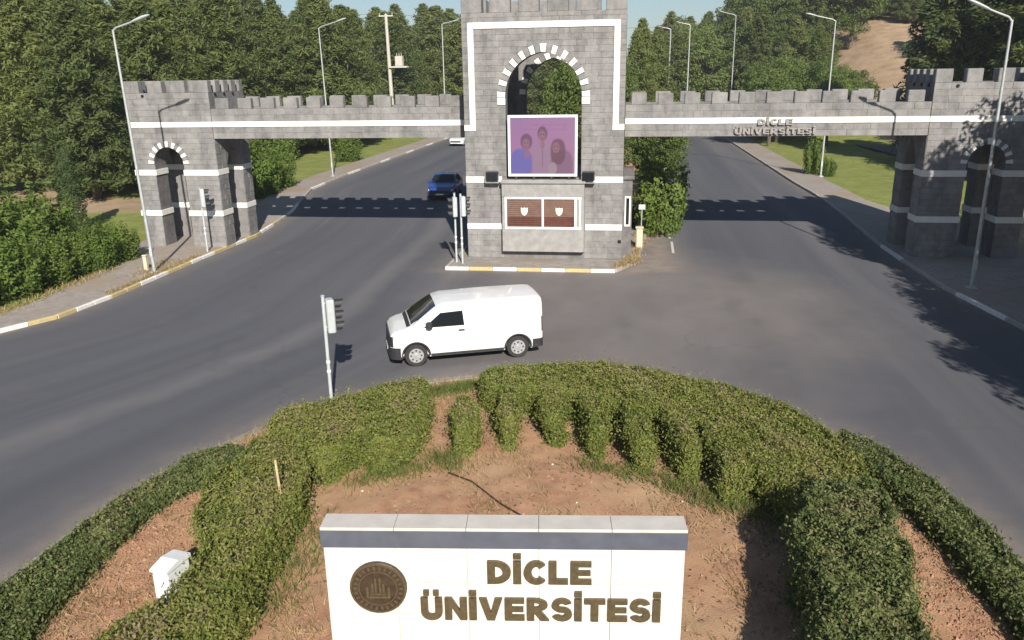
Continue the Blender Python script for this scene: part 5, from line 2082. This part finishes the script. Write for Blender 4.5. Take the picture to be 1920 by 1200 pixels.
# greener grass at hedge feet
g_ = []
for (a, b_, m_) in (((-3.9, 15.3), (-3.4, 14.9), 500), ((-0.9, 15.25), (0.9, 14.7), 700), ((0.9, 14.6), (2.4, 13.6), 1100), ((-5.2, 14.0), (-4.0, 14.7), 900), ((-5.3, 9.5), (-5.3, 12.5), 700), ((-9.8, 9), (-9.6, 13), 600), ((-5.0, 18.6), (-3.4, 19.6), 1800), ((2.4, 14.2), (2.9, 12.6), 500)):
    t_ = _r.random(m_)[:, None]
    p = np.array(a) * (1 - t_) + np.array(b_) * t_ + _r.normal(size=(m_, 2)) * 0.22
    g_.append(p)
g_ = np.concatenate(g_)
g_ = g_[in_poly(ISLS, g_[:, 0], g_[:, 1])]
blades('green_grass', 'tufts of green grass at the feet of the island hedges', np.column_stack([g_, zisland(g_[:, 0], g_[:, 1])]), 0.06, 0.24, 23, 'green_blade', 0.016, 0.6)
# weeds along kerbs
wd = []
for (a, b_, m_, sd) in (((0.35, 34.3), (0.95, 39.8), 900, 0.16), ((-0.2, 33.5), (0.6, 35.2), 500, 0.2), ((-19.75, 27.5), (-19.75, 34.5), 1000, 0.10), ((-20.3, 30.3), (-20.6, 33.5), 450, 0.3), ((-22.0, 24.0), (-22.3, 32.0), 900, 0.2), ((1.0, 40), (1.7, 48), 700, 0.2)):
    t_ = _r.random(m_)[:, None]
    wd.append(np.array(a) * (1 - t_) + np.array(b_) * t_ + _r.normal(size=(m_, 2)) * sd)
wd = np.concatenate(wd)
blades('kerb_weeds', 'dry weeds and grass along the footway and gatehouse kerbs', np.column_stack([wd, np.full(len(wd), 0.11)]), 0.05, 0.20, 24, 'dry_blade', 0.03, 0.7)
# clods of tilled red soil
cl_ = []
q = np.concatenate([_r.uniform((-8.6, 6.5), (-6.9, 14.0), (9000, 2)), _r.uniform((3.9, 8.0), (5.8, 14.6), (8000, 2)), _r.uniform((-5, 9), (3, 14.8), (1200, 2))])
q = q[in_poly(ISLS, q[:, 0], q[:, 1])]
s_ = _r.gamma(2.0, 0.0065, len(q)) + 0.006
base = np.array([[1, 0, 0], [-0.5, 0.87, 0], [-0.5, -0.87, 0], [0.1, 0.1, 0.8]])
cv = []
for (x, y), s, a in zip(q, s_, _r.uniform(0, 6.28, len(q))):
    c_, n2 = math.cos(a), math.sin(a)
    b_ = base * s * np.array([1.2, 0.9, 1.0])
    b_ = np.column_stack([b_[:, 0] * c_ - b_[:, 1] * n2, b_[:, 0] * n2 + b_[:, 1] * c_, b_[:, 2]])
    cv.append(b_)
cv = np.array(cv)
zz = zisland(q[:, 0], q[:, 1])
cv += np.column_stack([q, zz])[:, None, :]
tri = cv[:, [0, 1, 3, 1, 2, 3, 2, 0, 3]].reshape(-1, 3)
o = link('soil_clods', mesh_np('soil_clods', tri, 3), 'clod')
tag(o, 'crumbly red clods of tilled soil on the island', 'soil', kind='stuff')

q = _r.uniform((-9.5, 7), (6.5, 20), (9000, 2))
q = q[in_poly(ISLS, q[:, 0], q[:, 1])]
q = q[hsum(q[:, 0] * 0.7, q[:, 1] * 0.7, 31.0) + 0.4 * _r.normal(size=len(q)) > 0.1]
lc = np.column_stack([q, zisland(q[:, 0], q[:, 1]) + 0.012])
o = link('leaf_litter', mesh_np('leaf_litter', leaves(_r, lc, np.tile(np.array([0, 0, 1.0]), (len(lc), 1)), 0.07, 0.04, spread=0.35), 4, _r.random(len(lc))), 'litter_leaf')
tag(o, 'dead leaves and bits strewn over the island soil', 'leaf litter', kind='stuff')
for k, (x, y, r_, lab) in enumerate(((-1.35, 15.1, 0.028, 'small white stone at the foot of the scalloped hedge'), (1.25, 13.9, 0.03, 'pale stone on the soil below the right buttresses'), (-0.75, 13.6, 0.026, 'pale stone beside the irrigation hose'), (-5.0, 13.6, 0.026, 'tiny pale stone left of the hedge gap'))):
    bm = bmesh.new()
    bmesh.ops.create_icosphere(bm, subdivisions=2, radius=r_)
    for vt in bm.verts:
        vt.co = vt.co * (1 + 0.22 * math.sin(vt.co.x * 90 + k) * math.cos(vt.co.y * 70 + k))
        vt.co.z *= 0.65
    me = bpy.data.meshes.new('pebble')
    bm.to_mesh(me)
    bm.free()
    o = link('pebble', me, 'post_cream')
    o.location = (x, y, float(zisland(np.array([x]), np.array([y]))[0]) + r_ * 0.4)
    tag(o, lab, 'stone', 'pale stones on the island')

# ================================================================ trees and shrubs


def tree_meshes(kind, seed):
    """returns (trunk mesh, crown mesh) for a tree about 12 m high (shrubs: about 2 m)"""
    rng = np.random.default_rng(seed)
    tb = MB()
    C, Nn, T = [], [], []
    if kind == 'pine':
        H = 12.0
        tb.tube([(0, 0, -0.3), (0.05, 0.03, H * 0.35), (-0.05, 0.06, H * 0.7), (0, 0, H * 0.97)], [0.24, 0.18, 0.11, 0.03], 8)
        nl = 25
        for k in range(nl):
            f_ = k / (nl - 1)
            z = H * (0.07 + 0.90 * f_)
            R = 2.85 * (1 - f_ ** 1.15) ** 0.85 * (0.74 + 0.5 * rng.random()) * min(1, 0.75 + f_ * 1.5) + 0.22
            nb = max(4, int(9 - 3.5 * f_))
            a0 = rng.uniform(0, 6.28)
            for j in range(nb):
                a = a0 + 6.283 * j / nb + rng.normal() * 0.22
                r = R * rng.uniform(0.75, 1.12)
                up = 0.16 * r + 0.45 * f_ * r
                tip = np.array([math.cos(a) * r, math.sin(a) * r, z + up])
                tb.tube([(0, 0, z), tuple(tip * np.array([.55, .55, 1]) + np.array([0, 0, -up * .5])), tuple(tip)], [0.045 * (1.2 - f_), 0.03 * (1.2 - f_), 0.01], 4, cap=False)
                m_ = int(52 + 110 * r / 2.5)
                t_ = rng.uniform(0.22, 1.05, m_) ** 0.75
                P = np.column_stack([np.cos(a) * r * t_, np.sin(a) * r * t_, z + up * t_ ** 1.6])
                w_ = 0.10 + 0.20 * r / 2.5 * (1.15 - t_ * 0.55)
                P += rng.normal(size=(m_, 3)) * np.column_stack([w_, w_, w_ * 0.75])
                P[:, 2] += 0.06
                C.append(P)
                d = np.column_stack([np.cos(a) * np.ones(m_) * 0.5, np.sin(a) * np.ones(m_) * 0.5, np.ones(m_)])
                Nn.append(d)
                T.append(0.34 + 0.36 * t_ * rng.uniform(0.6, 1.2) + 0.12 * rng.normal(size=m_) + 0.24 * f_ - 0.05)  # tone rises with crown height: sunlit tops put into the needle colour
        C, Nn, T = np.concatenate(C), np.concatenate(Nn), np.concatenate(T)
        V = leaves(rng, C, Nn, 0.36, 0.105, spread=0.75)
    elif kind == 'cypress':
        H = 12.0
        tb.tube([(0, 0, -0.3), (0, 0, H * 0.9)], [0.2, 0.03], 7)
        m_ = 7500
        f_ = rng.random(m_) ** 0.8
        z = H * (0.05 + 0.95 * f_)
        a = rng.uniform(0, 6.28, m_)
        R = 1.25 * np.sin(np.clip((1 - f_), 0, 1) ** 0.62 * 1.75) + 0.06
        R *= 1 + 0.16 * np.sin(a * 5 + z * 2.1) + 0.12 * np.sin(a * 3 - z * 3.3)
        r = R * (1 - rng.exponential(0.10, m_))
        C = np.column_stack([np.cos(a) * r, np.sin(a) * r, z])
        Nn = np.column_stack([np.cos(a), np.sin(a), np.full(m_, 0.6)])
        T = 0.45 + 0.2 * rng.normal(size=m_) + 0.15 * np.sin(a * 5 + z * 2.1)
        V = leaves(rng, C, Nn, 0.34, 0.13, spread=0.6)
    elif kind == 'broad':
        H = 10.0
        tb.tube([(0, 0, -0.3), (0.08, 0.0, 2.2), (0.0, 0.1, 4.0), (0.1, 0, 7.5)], [0.25, 0.2, 0.13, 0.04], 8)
        nc = 110
        for k in range(nc):
            d = unit(rng.normal(size=(1, 3)))[0]
            rr = rng.uniform(0.35, 1.0) ** 0.6
            c = np.array([0, 0, 5.6]) + d * rr * np.array([2.9, 2.9, 3.7])
            if c[2] < 1.5:
                c[2] = 1.5 + rng.random()
            if k % 3 == 0:
                tb.tube([(0.05, 0.03, min(c[2] * 0.6, 5.0)), tuple(c * np.array([.6, .6, .85]) + np.array([0, 0, .2])), tuple(c)], [0.07, 0.04, 0.012], 4, cap=False)
            cr = rng.uniform(0.55, 1.05)
            m_ = int(170 * cr)
            dd = unit(rng.normal(size=(m_, 3)))
            P = c + dd * (cr * rng.uniform(0.5, 1.05, m_) ** 0.5)[:, None] * np.array([1, 1, 0.75])
            C.append(P)
            Nn.append(dd + np.array([0, 0, 0.6]))
            T.append(np.clip(0.45 + 0.16 * rng.normal(size=m_) + 0.2 * dd[:, 2] * 0 + rng.normal() * 0.14, 0, 1))
        C, Nn, T = np.concatenate(C), np.concatenate(Nn), np.concatenate(T)
        V = leaves(rng, C, Nn, 0.25, 0.14, spread=0.9)
    else:                                               # shrub, ~2 m, many upright leafy stems
        H = 2.0
        ns = 46
        for k in range(ns):
            a = rng.uniform(0, 6.28)
            r = 0.95 * math.sqrt(rng.random())
            h = H * (1.08 - 0.42 * (r / 0.95) ** 2) * rng.uniform(0.78, 1.12)
            b_ = np.array([math.cos(a) * r * 0.55, math.sin(a) * r * 0.55, 0])
            tp = np.array([math.cos(a) * r, math.sin(a) * r, h])
            if k % 4 == 0:
                tb.tube([tuple(b_ - np.array([0, 0, .1])), tuple((b_ + tp) / 2), tuple(tp * 0.95)], [0.025, 0.018, 0.006], 4, cap=False)
            m_ = 120
            t_ = rng.uniform(0.05, 1.02, m_)
            P = b_ + (tp - b_) * t_[:, None] + rng.normal(size=(m_, 3)) * (0.15 - 0.09 * t_)[:, None]
            P[:, 2] = np.maximum(P[:, 2], 0.03)
            C.append(P)
            dd = P - np.array([0, 0, 0.8])
            Nn.append(unit(dd) + np.array([0, 0, 0.35]))
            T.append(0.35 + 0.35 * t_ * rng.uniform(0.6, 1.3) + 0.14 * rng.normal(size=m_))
        C, Nn, T = np.concatenate(C), np.concatenate(Nn), np.concatenate(T)
        V = leaves(rng, C, Nn, 0.135, 0.065, spread=0.8)
    tm = bpy.data.meshes.new('trunk')
    tm.from_pydata([tuple(p) for p in tb.v], [], tb.f)
    tm.materials.append(MATS['bark'])
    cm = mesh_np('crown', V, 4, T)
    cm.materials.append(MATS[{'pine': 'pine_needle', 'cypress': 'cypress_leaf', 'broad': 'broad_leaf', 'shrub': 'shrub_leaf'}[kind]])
    return tm, cm


PROTO = {}
for kind, n_ in (('pine', 4), ('cypress', 2), ('broad', 3), ('shrub', 3)):
    PROTO[kind] = [tree_meshes(kind, 100 + 17 * i + len(kind)) for i in range(n_)]
NAMES = {'pine': ('pine_tree', 'tree', 12.0), 'cypress': ('cypress_tree', 'tree', 12.0), 'broad': ('broadleaf_tree', 'tree', 10.0), 'shrub': ('shrub', 'shrub', 2.0)}
_tr = random.Random(77)


def plant(kind, x, y, h, label, group=None, width=1.0, z=None, var=None):
    nm, cat, H0 = NAMES[kind]
    tm, cm = PROTO[kind][_tr.randrange(len(PROTO[kind])) if var is None else var]
    z = float(zground(x, y)) - 0.03 if z is None else z
    s = h / H0
    o = thing(nm, label, cat, (x, y, z), _tr.uniform(0, 6.28), group, (s * width, s * width, s))
    t_ = bpy.data.objects.new('trunk' if kind != 'shrub' else 'stems', tm)
    c_ = bpy.data.objects.new('crown' if kind != 'shrub' else 'foliage', cm)
    for q_ in (t_, c_):
        COL.objects.link(q_)
        q_.parent = o
    return o


def scatter(rng, n_, fx, fy, ok, mind, tries=6000):
    out = []
    for _ in range(tries):
        if len(out) >= n_:
            break
        x, y = rng.uniform(*fx), rng.uniform(*fy)
        if not ok(x, y):
            continue
        if all((x - a) ** 2 + (y - b_) ** 2 > mind ** 2 for a, b_ in out):
            out.append((x, y))
    return out


fr_ = random.Random(5)
G1 = 'pines of the wood left of the gate'
# left wood: first row near the left edge of the picture, then behind
for (x, y, h, lab) in ((-40.9, 52.5, 13.4, 'pine with bare lower trunk above the left shrubs'), (-35.5, 50.0, 12.8, 'full dark pine nearest to the left end tower'), (-45.5, 50.5, 14.0, 'dark pine at the left picture edge'),
                       (-34.5, 56.5, 13.4, 'pine rising behind the left end tower'), (-38.5, 57.5, 13.8, 'second row pine between the front pines on the left'), (-46.5, 57.5, 14.2, 'second row pine at the left picture edge'), (-36.0, 62.0, 13.6, 'pine just behind the battlements of the left end tower')):
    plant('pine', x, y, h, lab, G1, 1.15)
for (x, y) in scatter(fr_, 88, (-95, -27.5), (60, 125), lambda x, y: x < (-34.5 if 60 < y < 84 else -29.5) and x > -0.86 * y + 5 and not (y < 110 and abs(x / y + 0.291) < 0.028), 3.9, 20000):
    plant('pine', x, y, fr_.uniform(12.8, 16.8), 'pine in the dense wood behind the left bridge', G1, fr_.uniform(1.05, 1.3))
# end of the left road and behind the gatehouse
for (x, y) in scatter(fr_, 30, (-40, -4), (122, 165), lambda x, y: x < -24 or y > 132, 4.5):
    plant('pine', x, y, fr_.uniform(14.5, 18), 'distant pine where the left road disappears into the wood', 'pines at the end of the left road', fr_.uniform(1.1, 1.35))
# median trees
for i, (k, x, y, h, w_) in enumerate((('broad', -3.2, 56, 9.0, 0.85), ('broad', -4.0, 66, 9.6, 0.9), ('broad', -1.2, 74, 9.5, 0.85), ('pine', 0.8, 86, 11.5, 0.95), ('pine', 1.6, 98, 13.5, 0.9), ('pine', 3.6, 108, 12.5, 1.0), ('broad', -2.5, 92, 11, 1.0), ('pine', 2.2, 120, 14.0, 1.0))):
    plant(k, x, y, h, ['leafy median tree filling the gatehouse arch', 'second leafy median tree behind the arch', 'leafy median tree low behind the gatehouse right edge', 'pine just right of the gatehouse', 'taller slim pine right of the gatehouse against the sky', 'pine beside the distant lamp posts', 'broad median tree hidden behind the arch crown', 'farthest pine on the median'][i], 'median trees', w_)
plant('shrub', 1.85, 41.4, 3.9, 'round leafy bush close behind the right side of the gatehouse', None, 0.80, z=0.12)
for (x, y, h, lab) in ((1.9, 49.5, 6.0, 'shaded low tree on the median under the right bridge'), (2.3, 55.5, 6.5, 'second shaded tree on the median beyond the right bridge'), (-1.5, 48.5, 6.0, 'dark leafy tree low in the gatehouse arch')):
    plant('broad', x, y, h, lab, 'median trees', 0.95)
# end of the right road, sky gap to its left
for (x, y) in scatter(fr_, 26, (5, 30), (135, 185), lambda x, y: True, 4.6):
    plant('pine' if fr_.random() < 0.6 else 'broad', x, y, fr_.uniform(12.0, 15.5), 'distant tree on the rise behind the right bridge', 'trees at the end of the right road', 1.2)
# bright broadleaf trees right of the right road
_ord = ['leftmost', 'second', 'third', 'fourth', 'fifth', 'sixth', 'seventh', 'eighth', 'ninth', 'tenth', 'eleventh', 'twelfth', 'rightmost']
for i, (x, y) in enumerate(sorted(scatter(fr_, 13, (14.5, 27.5), (86, 108), lambda x, y: 0.145 < x / y < 0.268, 3.4), key=lambda p: p[0] / p[1])):
    plant('broad', x, y, fr_.uniform(7.5, 9.5) - 0.18 * max(0, x - 18), 'bright green broadleaf tree behind the right bridge, ' + _ord[i] + ' of its row from the left', 'bright trees behind the right bridge', 1.0)
# hill trees
for (x, y) in scatter(fr_, 60, (18, 80), (108, 175), lambda x, y: (x / y < 0.272 or x / y > 0.34) , 4.5):
    plant('pine' if fr_.random() < 0.7 else 'broad', x, y, fr_.uniform(9, 12), 'tree on the wooded hill behind the right bridge', 'trees of the hill', 1.25)
for (x, y) in scatter(fr_, 16, (36, 62), (138, 170), lambda x, y: 0.27 <= x / y <= 0.35, 3.6):
    plant('pine', x, y, fr_.uniform(8, 10), 'tree above the bare earth slope of the hill', 'trees above the bare slope', 1.25)
# dark trees right behind the right tower
for i, (k, x, y, h, w_) in enumerate((('cypress', 25.3, 72, 16.5, 1.6), ('pine', 26.6, 70, 15.5, 1.0), ('cypress', 27.6, 69, 16.5, 1.5), ('pine', 28.0, 60, 15.0, 1.1), ('pine', 29.3, 66.5, 15.5, 1.15), ('pine', 31.5, 68, 15, 1.2), ('pine', 30.6, 60, 15, 1.2), ('pine', 35, 75, 15.5, 1.25), ('pine', 28.6, 55.5, 13.5, 1.05))):
    plant(k, x, y, h, ('narrow dark cypress' if k == 'cypress' else 'dark pine') + ' close behind the right end tower, ' + ['leftmost beside the bare slope', 'second from the left', 'tall one in the second row', 'right of the battlements gap', 'behind the right lamp head', 'far back behind the tower', 'at the far right edge', 'deep in the second row', 'low one at the right picture edge'][i], 'dark trees behind the right tower', w_)
# trees beyond the right edge of the picture, whose shade covers the right tower and kerb
for (x, y, h, w_) in ((17.7, 29.3, 11.6, 0.80), (20.2, 29.0, 11.5, 0.9), (15.9, 20.5, 8.4, 0.95), (15.4, 15.2, 8.0, 0.95), (19.5, 24.0, 10.5, 0.95), (23.0, 31.0, 11.5, 0.95), (19.0, 18.5, 9.0, 1.0), (16.9, 25.6, 9.6, 0.85), (17.0, 22.5, 6.5, 1.2), (18.6, 32.2, 9.5, 0.75), (17.9, 22.6, 14.0, 0.62), (16.9, 28.2, 9.8, 0.52), (17.6, 26.6, 8.0, 0.8), (20.6, 26.0, 13.0, 0.8), (14.6, 18.0, 7.5, 0.8), (14.9, 12.0, 8.5, 0.9)):
    plant('broad', x, y, h, 'leafy tree beyond the right footway shading the right end tower', 'shade trees on the right', w_)
# shrubs left of the left footway
G2 = 'shrubs behind the left footway'
for i, (x, y, h, w_, lab) in enumerate((
        (-23.6, 24.6, 2.1, 1.0, 'green shrub at the left picture edge behind the footway'),
        (-23.5, 27.2, 2.3, 0.95, 'tall green shrub second along the left footway'),
        (-23.4, 29.2, 2.0, 0.9, 'green shrub in the middle of the row along the left footway'),
        (-23.5, 30.9, 1.9, 0.85, 'low bright shrub nearer the street lamp on the left'),
        (-23.7, 32.6, 1.8, 0.8, 'rounded shrub beside the left street lamp'),
        (-24.3, 34.2, 1.6, 0.8, 'last small shrub before the left end tower'),
        (-22.95, 33.3, 1.9, 0.9, 'leafy shrub right behind the left street lamp'),
        (-23.0, 31.7, 2.1, 0.9, 'bright shrub overhanging the left footway near the stub post'),
        (-25.9, 27.5, 3.4, 1.0, 'tall shrub in the second row on the left'),
        (-26.0, 30.4, 3.6, 1.0, 'tall bushy shrub behind the middle of the left row'),
        (-27.0, 33.4, 3.3, 1.0, 'broad shrub in the back row near the left end tower'),
        (-26.5, 24.4, 3.3, 1.0, 'dense shrub in the back row at the picture edge'),
        (-29.3, 36.0, 2.3, 1.2, 'spreading shrub on the grass behind the left row'),
        (-30.5, 31.5, 2.6, 1.2, 'far back shrub below the left pines'))):
    plant('shrub', x, y, h * 0.98, lab, G2, w_ * 1.15)
plant('cypress', -29.6, 39.5, 4.6, 'young pointed evergreen rising behind the left shrubs', None, 1.25)
# shrubs beyond the bridges
for (x, y, h, w_, lab) in ((-24.2, 51.0, 3.6, 0.9, 'dark shrub in the shade just beyond the left end tower'),
                           (-24.6, 54.5, 3.2, 0.95, 'sunlit shrub on the verge beyond the left bridge'),
                           (-26.5, 51.5, 4.4, 0.8, 'large bushy shrub behind the left end tower'),
                           (-26.0, 74.0, 2.8, 1.1, 'round shrub on the lawn far beyond the left bridge'),
                           (-34.0, 66.0, 3.0, 1.2, 'shrub against the wood beyond the left bridge'),
                           (-33.0, 75.0, 3.2, 1.3, 'long low shrub below the wood beyond the left bridge'),
                           (13.9, 63.0, 2.6, 0.65, 'narrow upright shrub beside the lamp on the right lawn'),
                           (14.9, 62.6, 1.3, 1.1, 'low grey shrub beside the lamp on the right lawn'),
                           (20.8, 58.0, 1.0, 0.7, 'small dark shrub on the right lawn'),
                           (0.4, 42.6, 1.5, 0.7, 'low shrub tucked against the right side of the gatehouse')):
    plant('shrub', x, y, h, lab, 'shrubs beyond the bridges', w_)
# small weeds by the sign
for (x, y, h, w_, lab) in ((-0.55, 9.95, 0.42, 2.2, 'scrubby low plant behind the top edge of the marble sign'),
                           (0.1, 10.1, 0.40, 1.8, 'second scrubby low plant behind the marble sign')):
    plant('shrub', x, y, h, lab, 'weeds behind the sign', w_, z=0.14)

# ---------------------------------------------------------------- path
tag(strip('service_path', 58, 110, lambda y: 22.5 + 0.05 * (110 - y), lambda y: 25.0 + 0.05 * (110 - y), 0.14, 'asphalt'), 'shaded service path beside the right lawn', 'path', kind='structure')

# ---------------------------------------------------------------- thin summer haze
hz = MB().box(-440, 440, -80, 720, -1.6, 46.0).build('haze', None)
hm = bpy.data.materials.new('haze_air')
hm.use_nodes = True
for nd in list(hm.node_tree.nodes):
    hm.node_tree.nodes.remove(nd)
_o = hm.node_tree.nodes.new('ShaderNodeOutputMaterial')
_v = hm.node_tree.nodes.new('ShaderNodeVolumePrincipled')
_v.inputs['Color'].default_value = (0.86, 0.90, 0.95, 1)
_v.inputs['Density'].default_value = 0.0005
_v.inputs['Anisotropy'].default_value = 0.2
hm.node_tree.links.new(_v.outputs[0], _o.inputs['Volume'])
hz.data.materials.append(hm)
tag(hz, 'thin pale summer haze over the whole place', 'haze', kind='stuff')
